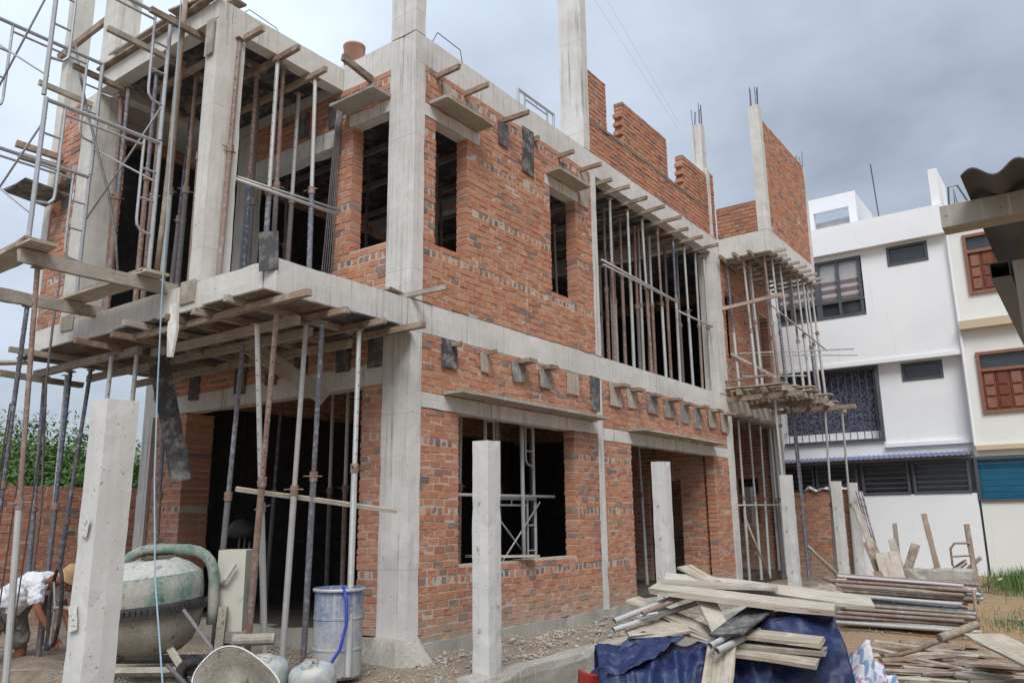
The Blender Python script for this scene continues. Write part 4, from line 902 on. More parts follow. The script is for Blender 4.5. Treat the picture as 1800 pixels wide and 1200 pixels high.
# ---------------------------------------------------------------- precast fence posts
PL = ['large concrete post in the left foreground with pasted paper scraps', 'concrete post standing alone in front of the ground-floor window', 'concrete post in front of the side door opening',
      'concrete post beside the rear platform props', 'concrete post right of the rear props, before the brick wall', 'concrete post at the far end with striped cloth hanging on it']
for i, (y, zb, zt) in enumerate([(-4.58, -.5, 2.31), (-.48, -.14, 2.33), (3.80, -.14, 2.32), (9.76, -.14, 2.34), (13.66, -.14, 2.33), (15.27, -.14, 2.34)]):
    e = empty('concrete_post', (1.49, y + .11, zb)); h = zt - zb
    MB().rbox(-.112, .112, -.112, .112, 0, h, .12, .005, .008).build('shaft', CONC_P, e)
    for (z, s, sd) in ([(1.98, .10, 0), (1.42, .13, 0)] if i == 0 else [(1.83, .035, 0), (1.36, .04, 0), (.8, .045, 1), (.55, .04, 0)]):
        M = Matrix.Translation((rnd.uniform(-.03, .03), -.125, z)) if sd == 0 else Matrix.Translation((.125, rnd.uniform(-.03, .03), z)) @ Matrix.Rotation(math.pi / 2, 4, 'Z')
        M = M @ Matrix.Rotation(rnd.uniform(-.5, .3), 4, 'Y')
        q = MB(); n = 4
        for a in range(n):
            for b in range(n): pass
        vs = [(s * (u / 3 - .5) * .8, -.006 - .02 * (v / 3) ** 2 * (i == 0) * noise.noise(Vector((u, v, i))) - .004 * ((u + v) % 2), s * (v / 3 - .5) * 1.2) for v in range(4) for u in range(4)]
        fs = [(v * 4 + u, v * 4 + u + 1, v * 4 + u + 5, v * 4 + u + 4) for v in range(3) for u in range(3)]
        pc = mesh_obj('paper_scrap', vs, fs, PAPER, e, M)
        sm = pc.modifiers.new('thickness', 'SOLIDIFY'); sm.thickness = .002
        if i != 2:
            q = MB()
            for k in range(5):
                x = s * rnd.uniform(-.28, .28); z_ = s * rnd.uniform(-.42, .42); q.box(x - s * .12, x + s * .12, -.0125, -.0118, z_ - .001, z_ + .002)
            kind(q.build('print', INK, pc), 'stuff')
    tag(e, PL[i], 'post', 'precast concrete fence posts')
e = empty('concrete_post', (-1.35, 15.42, -.1)); MB().rbox(-.11, .11, -.11, .11, 0, 2.42, .2).build('shaft', CONC_P, e); tag(e, 'concrete post half hidden by the rear ground-floor props', 'post', 'precast concrete fence posts')
o = MB().rbox(1.36, 1.63, -.75, 15.4, -.75, -.03, .09, .016, .03).build('fence_footing', CONC_R)
tag(o, 'low rough concrete footing beam along the row of fence posts', 'footing')
# ---------------------------------------------------------------- white neighbour
N = empty('neighbour_house', (0, 16.4, 0)); tag(N, 'white three-storey house with grey window frames behind the site', 'house')
def nb(root, name, x0, x1, y0, y1, z0, z1, m, parent=None):
    return MB().box(x0, x1, y0, y1, z0, z1).build(name, m, parent or root)
def holed(root, name, x0, x1, y0, y1, z0, z1, holes, m):
    mb = MB(); us = sorted({x0, x1, *[h[0] for h in holes], *[h[1] for h in holes]})
    for a, b in zip(us[:-1], us[1:]):
        for (p, q) in subtract((z0, z1), [(h[2], h[3]) for h in holes if h[0] <= (a + b) / 2 <= h[1]]): mb.box(a, b, y0, y1, p, q)
    return mb.build(name, m, root)
holed(N, 'wall', -6, 4.24, .0, .2, -.3, 2.02, [], WHITE)
holed(N, 'wall', -6, 4.30, .26, .5, 2.9, 5.60, [(2.78, 3.80, 5.07, 5.57), (-.5, 2.17, 3.58, 5.56)], WHITE)
holed(N, 'wall', -6, 4.30, .02, .5, 5.603, 8.93, [(-.4, 2.10, 7.06, 8.80), (2.79, 3.83, 8.31, 8.87)], WHITE)
nb(N, 'parapet', -6, 4.33, -.2, .5, 8.933, 9.76, WHITE)
nb(N, 'ledge', -6, 4.30, -.02, .018, 5.61, 5.72, WHITE); nb(N, 'ledge', 2.19, 4.30, .16, .258, 3.30, 3.40, WHITE)
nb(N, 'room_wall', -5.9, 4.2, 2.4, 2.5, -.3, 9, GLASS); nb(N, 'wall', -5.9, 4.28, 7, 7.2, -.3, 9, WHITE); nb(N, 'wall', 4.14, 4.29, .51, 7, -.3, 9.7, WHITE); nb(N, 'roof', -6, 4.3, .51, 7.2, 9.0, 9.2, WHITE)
def small_window(root, x0, x1, y, z0, z1):
    f = MB(); t = .07
    for b in ((x0, x1, z0, z0 + t), (x0, x1, z1 - t, z1), (x0, x0 + t, z0 + t, z1 - t), (x1 - t, x1, z0 + t, z1 - t)): f.box(b[0], b[1], y - .04, y + .06, b[2], b[3])
    w_ = f.build('window', GREYF, root)
    nb(root, 'pane', x0 + t, x1 - t, y + .02, y + .04, z0 + t, z1 - t, GLASS, w_)
small_window(N, 2.78, 3.80, .28, 5.07, 5.57); small_window(N, 2.79, 3.83, .04, 8.31, 8.87)
# big blinded window
f = MB()
for b in ((-.4, 2.1, 7.06, 7.14), (-.4, 2.1, 8.72, 8.80), (-.4, 2.1, 7.50, 7.58)): f.box(b[0], b[1], .0, .12, b[2], b[3])
wn = f.build('window', GREYF, N)
for x in (-.4, .0, .76, .84, 1.38, 1.98): MB().box(x, x + .08 if x != .0 else .07, .01, .11, 7.142, 8.718).build('mullion', GREYF, wn)
for a, b in ((-.32, .0), (.07, .76), (.92, 1.38), (1.46, 1.98)):
    MB().box(a, b, .09, .10, 7.14, 7.50).build('pane', GLASS, wn)
    z = 7.58; k = 0
    while z < 8.71:
        h = .10 if k % 2 else .13; MB().box(a, b, .085, .10, z, min(z + h, 8.718)).build('blind_strip', BLINDD if (k % 2 == 0 and z < 8.1) else BLIND, wn); z += h + .002; k += 1
# barred balcony with dark patterned curtain
nb(N, 'curtain', -.5, 2.17, .44, .47, 3.80, 5.56, LACE); nb(N, 'curtain_panel', -.5, 2.17, .435, .46, 3.58, 3.798, WHITE)
gr = MB().box(2.10, 2.19, .16, .255, 3.50, 5.60).box(-.55, 2.097, .17, .25, 3.50, 3.57).box(-.55, 2.097, .17, .25, 5.52, 5.60).build('grille', GREYF, N)
for k in range(14): MB().tube((-.42 + k * .19, .21, 3.57), (-.42 + k * .19, .21, 5.52), .013, n=6).build('bar', GREYF, gr)
MB().box(-.55, 2.097, .20, .22, 3.84, 3.86).build('rail', GREYF, gr)
# white lattice rail on the left half of that balcony, seen under the rear beam
rl = MB().box(-4.0, -.62, .12, .18, 3.46, 3.52).box(-4.0, -.62, .12, .18, 2.92, 2.97).build('railing', GREYF, N)
for k in range(24): MB().tube((-3.9 + k * .137, .15, 2.97), (-3.9 + k * .137, .15, 3.46), .012, n=5).build('bar', GREYF, rl)
# grey louvre band, blue awning
nb(N, 'louvre_backing', -6, 4.18, .10, .19, 2.023, 2.88, GLASS)
for (a, b) in ((-2.0, -.95), (-.9, .25), (.30, 1.42), (1.52, 2.72), (2.80, 4.14)):
    lv = MB().box(a, a + .06, -.03, .09, 2.03, 2.86).box(b - .06, b, -.03, .09, 2.03, 2.86).box(a + .06, b - .06, -.03, .09, 2.03, 2.09).box(a + .06, b - .06, -.03, .09, 2.80, 2.86).build('louvre', GREYF, N)
    for k in range(5): MB().box(a + .06, b - .06, .0, .05, 2.19 + k * .13, 2.215 + k * .13).build('slat', GREYF, lv)
def corrugated(name, x0, x1, y0, y1, z0, z1, per, amp, m, parent, t=.006, n=8):
    """sheet with ribs along y, from (y0,z0) to (y1,z1)"""
    k = int((x1 - x0) / per * n); vs = []; fs = []
    for d in (0, -t):
        for i in range(k + 1):
            x = x0 + (x1 - x0) * i / k; h = amp * math.sin(2 * math.pi * (x - x0) / per)
            vs += [(x, y0, z0 + h + d), (x, y1, z1 + h + d)]
    o = 2 * (k + 1)
    for i in range(k):
        a = i * 2; fs += [(a, a + 2, a + 3, a + 1), (o + a, o + a + 1, o + a + 3, o + a + 2), (a, o + a, o + a + 2, a + 2), (a + 1, a + 3, o + a + 3, o + a + 1)]
    fs += [(0, 1, o + 1, o), (2 * k, o + 2 * k, o + 2 * k + 1, 2 * k + 1)]
    return mesh_obj(name, vs, fs, m, parent)
corrugated('awning', -6, 4.22, -.40, .25, 2.97, 3.10, .13, .012, BLUEC, N)
nb(N, 'awning_rail', -6, 4.2, -.36, -.33, 2.91, 2.945, GREYF)
mb = MB().path([(4.33, -.12, 9.6), (4.36, -.12, 9.2), (4.34, -.06, 8.4), (4.35, -.05, 5.8), (4.34, -.04, 3.2)], .035, 8); mb.build('downpipe', WHITE, N)
# roof: stair head, fin wall, tank, antenna
holed(N, 'stair_head', .55, 2.0, .7, .9, 9.2, 11.05, [(.75, 1.78, 9.7, 10.6)], WHITE); nb(N, 'stair_head_side', 1.86, 2.0, .903, 3, 9.2, 11.0, WHITE)
nb(N, 'fin_wall', 4.08, 4.30, .0, 1.6, 9.763, 10.88, WHITE)
mb = MB().tube((.6, 1.2, 10.22), (1.72, 1.2, 10.25), .2, n=18); mb.build('water_tank', GALV, N, smooth=False)
mb = MB()
for k in range(12): mb.tube((.7 + k * .09, 1.25, 10.05), (.7 + k * .09, .98, 9.6), .025, n=6)
kind(mb.build('collector_tubes', DARKS, N), 'stuff')
mb = MB().box(2.15, 3.75, .9, 1.5, 10.0, 10.12).box(2.2, 3.7, .95, 1.4, 9.7, 9.98); mb.build('roof_tiles_edge', SHUTF, N)
MB().tube((2.62, .6, 9.7), (2.54, .6, 11.7), .018, n=6).build('antenna', GREYF, N)
mb = MB().path([(4.45, .3, 9.7), (4.5, .3, 10.35), (4.72, .3, 10.35), (4.95, .3, 9.75)], .025, 6).path([(4.6, .3, 9.7), (4.62, .3, 10.3), (4.68, .3, 9.7)], .02, 5); mb.build('roof_frame', GREYF, N)
# ---------------------------------------------------------------- second neighbour
N2 = empty('neighbour_house', (0, 16.4, 0)); tag(N2, 'cream house with beige ledges and brown wooden shutters at right', 'house')
holed(N2, 'wall', 4.37, 10, .02, .3, -.3, 9.40, [(4.68, 6.0, 7.15, 8.80), (4.62, 5.98, 4.0, 5.60), (4.3, 6.6, 1.86, 2.85)], CREAM)
nb(N2, 'wall', 4.37, 10, 6, 6.2, -.3, 9.4, CREAM); nb(N2, 'wall', 9.8, 10, .3, 6, -.3, 9.4, CREAM); nb(N2, 'wall', 4.37, 4.5, .303, 6, -.3, 9.4, CREAM)
nb(N2, 'parapet', 4.36, 10, -.25, .6, 9.403, 9.66, BEIGE); nb(N2, 'ledge', 4.36, 10, -.22, .02, 6.22, 6.44, BEIGE); nb(N2, 'ledge', 4.36, 10, -.10, .02, 3.08, 3.20, BEIGE); nb(N2, 'roof', 4.4, 10, .5, 6, 9.2, 9.4, CREAM)
def shutters(x0, x1, z0, z1):
    t = .08; f = MB()
    for b in ((x0, x1, z0, z0 + t), (x0, x1, z1 - t, z1), (x0, x0 + t, z0 + t, z1 - t), (x1 - t, x1, z0 + t, z1 - t), (x0 + t, x1 - t, z1 - .52, z1 - .44)): f.box(b[0], b[1], -.04, .10, b[2], b[3])
    w_ = f.build('window', SHUTF, N2)
    MB().box(x0 + t, x1 - t, .05, .07, z1 - .44, z1 - t).build('pane', GLASS, w_)
    n = 4; wd = (x1 - x0 - 2 * t) / n
    for k in range(n):
        a = x0 + t + k * wd; MB().box(a + .006, a + wd - .006, .02, .06, z0 + t, z1 - .525).build('shutter', SHUT, w_)
        H_ = z1 - .525 - z0 - t
        for (u, v) in ((.06, .32), (.38, .60), (.66, .94)):
            MB().box(a + .05, a + wd - .05, -.005, .018, z0 + t + H_ * u, z0 + t + H_ * v).build('shutter_panel', SHUT if k % 2 else SHUTF, w_)
shutters(4.68, 6.0, 7.15, 8.80); shutters(4.62, 5.98, 4.0, 5.60)
nb(N2, 'blue_panel', 4.3, 6.6, .12, .15, 1.86, 2.85, AQUA)
lv = MB().box(4.26, 4.33, -.03, .10, 1.82, 2.92).box(4.33, 6.6, -.03, .10, 1.80, 1.86).box(4.33, 6.6, -.03, .10, 2.86, 2.93).build('grille', GREYF, N2)
for k in range(6): MB().box(4.33, 6.6, .0, .04, 1.98 + k * .15, 2.0 + k * .15).build('slat', GREYF, lv)
# ---------------------------------------------------------------- shed roof corner at right, close to the camera
S_ = empty('open_shed', (6.7, -2.3, -.4)); tag(S_, 'grey corrugated shed roof on a concrete beam and post, close at right', 'shed')
off = Vector((-6.7, 2.3, .4))
o = corrugated('roof_sheet', 6.51, 9.2, -3.42, -.15, 2.955, 2.955, .172, .026, CEM, S_, n=10); o.location = off
o = MB().rbox(6.38, 9.3, -3.16, -3.03, 2.815, 2.926, .2).build('beam', CONC_R, S_); o.location = off
o = MB().rbox(6.605, 6.80, -2.44, -2.24, -.5, 2.80, .2).build('post', CONC_R, S_); o.location = off
mb = MB()
for b in ((6.50, 6.595, 2.72, 2.727), (6.50, 6.595, 2.803, 2.81), (6.50, 6.506, 2.727, 2.803), (6.589, 6.595, 2.727, 2.803)): mb.box(b[0], b[1], -2.42, .2, b[2], b[3])
o = mb.build('box_purlin', GREYF, S_); o.location = off
o = MB().rbox(9.05, 9.25, -2.44, -2.24, -.5, 2.81, .3).build('post', CONC_R, S_); o.location = off
# ---------------------------------------------------------------- concrete mixer
MX = empty('concrete_mixer', (-1.33, -2.32, -.12)); tag(MX, 'green tilting concrete mixer caked in cement behind the near post', 'mixer')
T = Matrix.Rotation(math.radians(5), 4, 'X') @ Matrix.Rotation(math.radians(-3), 4, 'Y')
def lz(z): return z + .12
MB().lathe([(0, lz(.20)), (.26, lz(.19)), (.37, lz(.27)), (.46, lz(.42)), (.505, lz(.58))], 36).build('drum_bowl', CEMENT, MX, T, True)
MB().lathe([(.50, lz(.66)), (.515, lz(.80)), (.505, lz(.955)), (.485, lz(.965)), (.47, lz(.90)), (.48, lz(.68))], 36).build('drum_wall', GREEN, MX, T, True)
MB().lathe([(.49, lz(.967)), (.38, lz(1.06)), (.26, lz(1.12)), (.235, lz(1.125)), (.22, lz(1.10)), (.36, lz(1.03)), (.46, lz(.95))], 36).build('drum_cone', GREENL, MX, T, True)
mb = MB().lathe([(.50, lz(.58)), (.545, lz(.585)), (.545, lz(.62)), (.52, lz(.625)), (.505, lz(.70))], 40)
for k in range(60):
    a = 2 * math.pi * k / 60; mb.box(.515, .55, -.012, .012, lz(.622), lz(.672), Matrix.Rotation(a, 4, 'Z'))
mb.build('gear_ring', IRON, MX, T)
pts = []
for k in range(15):
    a = math.pi * k / 14; q = math.copysign(abs(math.cos(a)) ** .55, math.cos(a)); pts.append((.515 * q, .10, lz(.62) + .60 * math.sin(a) ** .5))
pts = [(.515, .10, lz(.45))] + pts + [(-.515, .10, lz(.45))]
MB().path(pts, .058, 12).build('yoke', GREEN, MX, Matrix.Rotation(math.radians(36), 4, 'Z'), True)
hd = Matrix.Rotation(math.radians(36), 4, 'Z')
bx = MB().box(.50, .80, .20, .52, lz(.36), lz(1.20), hd).build('motor_housing', GREENP, MX)
MB().path([hd @ Vector((.56, .18, lz(.85))), hd @ Vector((.62, .12, lz(.9))), hd @ Vector((.72, .12, lz(1.06)))], .022, 7).build('handle', GREENP, bx)
MB().tube(hd @ Vector((.78, .0, lz(.30))), hd @ Vector((1.2, .06, lz(.30))), .06, n=12).build('axle_roller', CEMENT, MX)
fr = MB()
for (a, b) in (((-.62, -.35, .18), (.75, -.35, .18)), ((-.62, .4, .18), (.95, .4, .18)), ((-.55, -.35, .2), (-.55, .4, .2)), ((.62, -.35, .2), (.62, .4, .2))): fr.path([hd @ Vector(a), hd @ Vector(b)], .045, 4)
fr.path([hd @ Vector((.60, .1, .2)), hd @ Vector((.62, .12, lz(.62)))], .06, 4); fr.path([hd @ Vector((-.60, .1, .2)), hd @ Vector((-.62, .12, lz(.62)))], .06, 4)
fr.path([hd @ Vector((.45, -.42, .2)), hd @ Vector((.15, -.15, lz(.30)))], .05, 4)
fr.build('frame', CEMENT, MX)
for s in (-1, 1):
    Mw = hd @ Matrix.Translation((.55, .42 * s, .16)) @ Matrix.Rotation(math.pi / 2, 4, 'X')
    ty = MB().lathe([(.08, -.05), (.15, -.055), (.17, -.03), (.17, .03), (.15, .055), (.08, .05), (.08, -.05)], 20).build('wheel', RUBBER, MX, Mw, True)
c0 = Vector((-3.12, -2.55, .56)) - MX.location; ax = Vector((.45, .0, .0))
nn = Vector((.55, -.83, 0)); u_ = Vector((.83, .55, 0)); r_ = .43
hw = MB().path([c0 + u_ * (r_ * .34 * math.cos(a)) + nn * (r_ * .3 * math.cos(a)) + Vector((0, 0, r_ * math.sin(a))) for a in [2 * math.pi * k / 28 for k in range(28)]], .021, 8, closed=True)
hw = hw.build('hand_wheel', RUBBER, MX, None, True)
sp = MB()
for k in range(3):
    a = 2 * math.pi * k / 3 + .3; sp.tube(c0, c0 + u_ * (r_ * .34 * math.cos(a)) + nn * (r_ * .3 * math.cos(a)) + Vector((0, 0, r_ * math.sin(a))), .012, n=6)
sp.build('spokes', CEMENT, hw)
MB().tube(c0, Vector((-.6, -.12, lz(.56))), .026, n=8).build('wheel_shaft', CEMENT, MX)
# ---------------------------------------------------------------- wheelbarrow
WB = empty('wheelbarrow', (.30, -2.75, -.2)); tag(WB, 'cement-crusted wheelbarrow tipped up in front of the mixer', 'wheelbarrow')
Rb = Matrix.Translation((.30, .04, .30)) @ (Vector((.62, -.62, .46)).to_track_quat('Z', 'Y').to_matrix().to_4x4()) @ Matrix.Rotation(math.radians(-38), 4, 'Z')
n = 32; rings = [(0, 0, -.16), (.16, .12, -.16), (.28, .20, -.08), (.37, .26, .05), (.385, .275, .055), (.36, .25, .04), (.27, .19, -.07), (.15, .11, -.145), (0, 0, -.145)]
vs = []; fs = []
for (a, b, z) in rings:
    for k in range(n):
        t = 2 * math.pi * k / n; vs.append((a * math.copysign(abs(math.cos(t)) ** .75, math.cos(t)), b * math.copysign(abs(math.sin(t)) ** .75, math.sin(t)), z))
for i in range(len(rings) - 1):
    for k in range(n): fs.append((i * n + k, i * n + (k + 1) % n, (i + 1) * n + (k + 1) % n, (i + 1) * n + k))
tray = mesh_obj('tray', vs, fs, CEMENT, WB, Rb, None, True)
MB().path([(.385 * math.copysign(abs(math.cos(t)) ** .75, math.cos(t)), .275 * math.copysign(abs(math.sin(t)) ** .75, math.sin(t)), .055) for t in [2 * math.pi * k / 36 for k in range(36)]], .010, 6, closed=True).build('rim', GALV, tray)
o3 = Vector((-.30, 2.75, .2))
MB().path([o3 + Vector(p) for p in ((-.62, -2.50, .66), (-.28, -2.52, .47), (-.10, -2.52, .36), (-.03, -2.54, .20), (.02, -2.62, .05), (.30, -2.85, -.05), (.6, -2.75, -.06))], .019, 8).build('handle', DARKS, WB)
MB().path([o3 + Vector(p) for p in ((-.57, -2.66, .18), (-.24, -2.68, .06), (.0, -2.78, -.06), (.45, -3.0, -.08))], .019, 8).build('handle', DARKS, WB)
MB().lathe([(.05, -.04), (.13, -.045), (.15, -.02), (.15, .02), (.13, .045), (.05, .04), (.05, -.04)], 20).build('wheel', RUBBER, WB, Matrix.Translation(o3 + Vector((.72, -2.62, -.02))) @ Matrix.Rotation(math.pi / 2, 4, 'X'), True)
# ---------------------------------------------------------------- blue drum, hose, cans
DR = empty('plastic_drum', mw=Matrix.Translation((.05, -1.10, -.10)) @ Matrix.Scale(.93, 4)); tag(DR, 'scuffed blue plastic drum beside the corner column', 'drum')
MB().lathe([(0, 0), (.25, 0), (.272, .03), (.275, .30), (.281, .303), (.281, .325), (.275, .328), (.275, .63), (.281, .633), (.281, .655), (.275, .658), (.272, .93), (.285, .94), (.285, .97), (.262, .97), (.255, .92), (.25, .05), (0, .05)], 72).build('barrel', BPLAST, DR, None, False)
MB().lathe([(.281, .93), (.297, .935), (.297, .965), (.281, .97)], 40).build('rim', GALV, DR, None, True)
o = MB().path([(.26, -1.24, .83), (.33, -1.25, .7), (.36, -1.27, .45), (.34, -1.33, .22), (.27, -1.42, .05), (.17, -1.55, -.06), (.1, -1.75, -.10)], .017, 8).build('hose', HOSE, None, None, True); tag(o, 'blue hose hanging over the right side of the drum', 'hose')
for i, (x, y, ang, lab) in enumerate([(-.12, -1.86, .3, 'cement-smeared plastic can standing left of its twin in front of the drum'), (.36, -1.66, -.2, 'cement-smeared plastic can with a tipped mouth in front of the blue drum')]):
    e = empty('plastic_can', mw=Matrix.Translation((x, y, gz(x, y) - .05)) @ Matrix.Rotation(ang, 4, 'Z') @ Matrix.Rotation(.12, 4, 'X'))
    MB().lathe([(0, 0), (.20, 0), (.225, .03), (.228, .20), (.222, .26), (.19, .305), (.12, .33), (0, .335)], 28).build('can_body', CAN, e, None, True)
    MB().path([(-.13, .02, .315), (-.05, -.03, .345), (.04, .03, .345), (.13, -.01, .315)], [.02, .035, .03, .015], 8).build('cement_crust', CEMENT, e, None, True)
    MB().lathe([(.05, .30), (.055, .37), (.045, .375), (.04, .36)], 16, (.07, -.09, 0)).build('mouth', CAN, e, None, True)
    tag(e, lab, 'can', 'plastic cans by the drum')
e = empty('tool_rack', (-3.45, .15, .12)); tag(e, 'black helmet-shaped cover resting on upright tool handles in the dark opening', 'tools')
MB().lathe([(0, 1.42), (.10, 1.41), (.17, 1.35), (.20, 1.25), (.19, 1.18), (.16, 1.16)], 20).build('helmet', IRON, e, None, True)
for k in range(6): MB().tube((-.15 + k * .13, .03 * (k % 2), 0), (-.18 + k * .12, .1, 1.2 - .05 * (k % 3)), .014, n=6).build('tool_handle', DARKS, e)
# ---------------------------------------------------------------- worker
def skin_chain(name, joints, edges, m, parent, sub=2, root=0):
    me = bpy.data.meshes.new(name); me.from_pydata([j[:3] for j in joints], edges, []); me.materials.append(m)
    o = bpy.data.objects.new(name, me); scene.collection.objects.link(o); o.parent = parent
    sk = o.modifiers.new('skin', 'SKIN'); sk.use_smooth_shade = True
    ly = me.skin_vertices[0] if me.skin_vertices else None
    if ly is None:
        bpy.context.view_layer.objects.active = o; bpy.ops.mesh.customdata_skin_add(); ly = me.skin_vertices[0]
    for i, j in enumerate(joints): ly.data[i].radius = (j[3], j[4] if len(j) > 4 else j[3]); ly.data[i].use_root = (i == root)
    s = o.modifiers.new('subdivision', 'SUBSURF'); s.levels = sub; s.render_levels = sub
    return o
PW = empty('person', mw=Matrix.Translation((-4.34, -2.55, -.50)) @ Matrix.Rotation(math.radians(32), 4, 'Z') @ Matrix.Scale(1.13, 4))
tag(PW, 'person in white shirt and grey shorts bending forward behind the near post', 'person')
# local: +x is where the person faces, z up
J = [(0, 0, .84, .13), (.10, 0, .98, .13), (.27, 0, 1.10, .14), (.43, 0, 1.15, .13), (.54, 0, 1.17, .06), (.60, 0, 1.17, .055), (.70, 0, 1.13, .085, .10), (.77, 0, 1.08, .07, .08),
     (0.0, .11, .80, .095), (.10, .17, .46, .065), (.06, .19, .10, .045), (.09, .20, .03, .04), (.23, .22, .02, .03),
     (-.04, -.11, .80, .095), (-.13, -.17, .44, .065), (-.32, -.19, .09, .045), (-.30, -.20, .03, .04), (-.15, -.22, .02, .03),
     (.43, .18, 1.13, .06), (.50, .24, .86, .042), (.62, .20, .62, .034), (.66, .19, .55, .03),
     (.43, -.18, 1.12, .06), (.52, -.24, .86, .042), (.66, -.18, .64, .034), (.70, -.17, .57, .03)]
E_ = [(0, 1), (1, 2), (2, 3), (3, 4), (4, 5), (5, 6), (6, 7), (0, 8), (8, 9), (9, 10), (10, 11), (11, 12), (0, 13), (13, 14), (14, 15), (15, 16), (16, 17), (3, 18), (18, 19), (19, 20), (20, 21), (3, 22), (22, 23), (23, 24), (24, 25)]
for (b, sy) in ((21, 1), (25, -1)):         # four fingers and a thumb on each hand
    x, y, z = J[b][:3]
    for k, (dx, l) in enumerate(((-.022, .06), (-.008, .075), (.008, .078), (.022, .066))):
        i = len(J); J += [(x + dx, y - .006 * k * sy, z - .035, .0095), (x + dx + .012, y - .012 * sy, z - .035 - l * .6, .0085), (x + dx + .004, y - .022 * sy, z - .04 - l, .0075)]; E_ += [(b, i), (i, i + 1), (i + 1, i + 2)]
    i = len(J); J += [(x + .035, y - .025 * sy, z - .01, .010), (x + .05, y - .035 * sy, z - .045, .009)]; E_ += [(b, i), (i, i + 1)]
skin_chain('body', J, E_, SKIN, PW)
SJ = [(-.10, 0, .80, .17), (.06, 0, .97, .18), (.27, 0, 1.115, .175), (.42, 0, 1.155, .165), (.50, 0, 1.165, .085), (.43, .19, 1.13, .088), (.485, .235, .93, .075), (.43, -.19, 1.12, .088), (.50, -.235, .92, .075)]
fold_tex = bpy.data.textures.new('folds', 'CLOUDS'); fold_tex.noise_scale = .09; fold_tex.noise_depth = 3
def crease(o, st):
    d = o.modifiers.new('creases', 'DISPLACE'); d.texture = fold_tex; d.strength = st; d.mid_level = .5; d.texture_coords = 'LOCAL'
crease(skin_chain('shirt', SJ, [(0, 1), (1, 2), (2, 3), (3, 4), (3, 5), (5, 6), (3, 7), (7, 8)], SHIRT, PW, 4), .075)
PJ = [(.0, 0, .86, .155), (.0, .11, .78, .125), (.07, .15, .58, .115), (.10, .17, .43, .115), (-.04, -.11, .78, .125), (-.09, -.15, .58, .115), (-.14, -.17, .42, .115)]
crease(skin_chain('shorts', PJ, [(0, 1), (1, 2), (2, 3), (0, 4), (4, 5), (5, 6)], SHORT, PW, 4), .06)
hm = Matrix.Translation((.73, 0, 1.12)) @ Matrix.Rotation(math.radians(115), 4, 'Y')
MB().lathe([(0, .145), (.05, .14), (.09, .11), (.108, .05), (.112, 0), (.135, -.012), (.135, -.018), (.105, -.02)], 22).build('cap', CAP, PW, Matrix.Translation((.68, 0, 1.20)) @ Matrix.Rotation(math.radians(38), 4, 'Y'), True)
fc = MB()
for s in (-1, 1):
    fc.lathe([(0, -.012), (.012, 0), (0, .012)], 8, (.79, .032 * s, 1.09)); fc.lathe([(0, -.03), (.014, 0), (0, .03)], 8, (.69, .10 * s, 1.12))
fc.lathe([(0, -.02), (.016, 0), (0, .03)], 8, (.825, 0, 1.06)); fc.build('face_features', SKIN, PW)
# ---------------------------------------------------------------- draped sheets
def cloth(name, m, label, fn, nu=40, nv=26, cat='tarpaulin', thick=.006, uvs=(1, 1)):
    vs = []; uv = []
    for j in range(nv + 1):
        for i in range(nu + 1): vs.append(fn(i / nu, j / nv)); uv.append((i / nu * uvs[0], j / nv * uvs[1], 0))
    fs = [(j * (nu + 1) + i, j * (nu + 1) + i + 1, (j + 1) * (nu + 1) + i + 1, (j + 1) * (nu + 1) + i) for j in range(nv) for i in range(nu)]
    o = mesh_obj(name, vs, fs, m, None, None, None, True)
    a = o.data.attributes.new('uvw', 'FLOAT_VECTOR', 'POINT'); a.data.foreach_set('vector', [c for t in uv for c in t])
    s = o.modifiers.new('thickness', 'SOLIDIFY'); s.thickness = thick
    return tag(o, label, cat)
DU = Vector((.832, .555, 0)); DV = Vector((.555, -.832, 0)); P0 = Vector((2.86, -.20, 0))
def folds(p, k=1.0):
    n = noise.noise(p * 3.1) * .05 + (abs(noise.noise(p * 5.0 + Vector((3, 1, 7)))) - .2) * .10 + (abs(noise.noise(p * 11.0 + Vector((1, 5, 2)))) - .2) * .035 + noise.noise(p * 21) * .008
    return n * k
def pile(u, v):
    """blue sheet thrown over a long heap: v runs from the back foot over the top to the front foot"""
    prof = [(-.62, -.42), (-.50, .0), (-.42, .32), (-.2, .44), (.1, .42), (.28, .28), (.42, .02), (.58, -.45)]
    t = v * (len(prof) - 1); i = min(int(t), len(prof) - 2); q = t - i; q = q * q * (3 - 2 * q)
    a = prof[i][0] + (prof[i + 1][0] - prof[i][0]) * q; z = prof[i][1] + (prof[i + 1][1] - prof[i][1]) * q
    hgt = .80 + .34 * sst(.35, .85, u)
    z = -.45 + (z + .45) * hgt
    p = P0 + DU * (-.15 + u * 2.2) + DV * (a * (1 + .1 * math.sin(u * 9))); p.z = z
    rg = 1 - abs(noise.noise(Vector((u * 10 + v * 1.2, v * 1.6, 2)))) * 2.2; rg2 = 1 - abs(noise.noise(Vector((u * 5 - v * 3, v * 4, 9)))) * 2
    w_ = folds(p, .45) + .055 * rg + .04 * rg2; p += DV * w_; p.z += w_ * .7
    return p
cloth('tarpaulin', TARPB, 'dark blue tarpaulin thrown over the heap under the planks', pile, 130, 80)
def flap(u, v):
    a = Vector((2.62, -.25, .02)) + (Vector((3.05, -.62, .12)) - Vector((2.62, -.25, .02))) * u
    top = Vector((2.95, -.02, .42)) + DU * (.55 * u) + DV * .12
    p = top + (a - top) * v; p += DV * (.10 * math.sin(v * 3.1)); p += Vector((0, 0, 1)) * folds(p, .8)
    return p
cloth('tarpaulin', TARPB, 'loose blue tarpaulin flap lifted at the left end of the heap', flap, 44, 44)
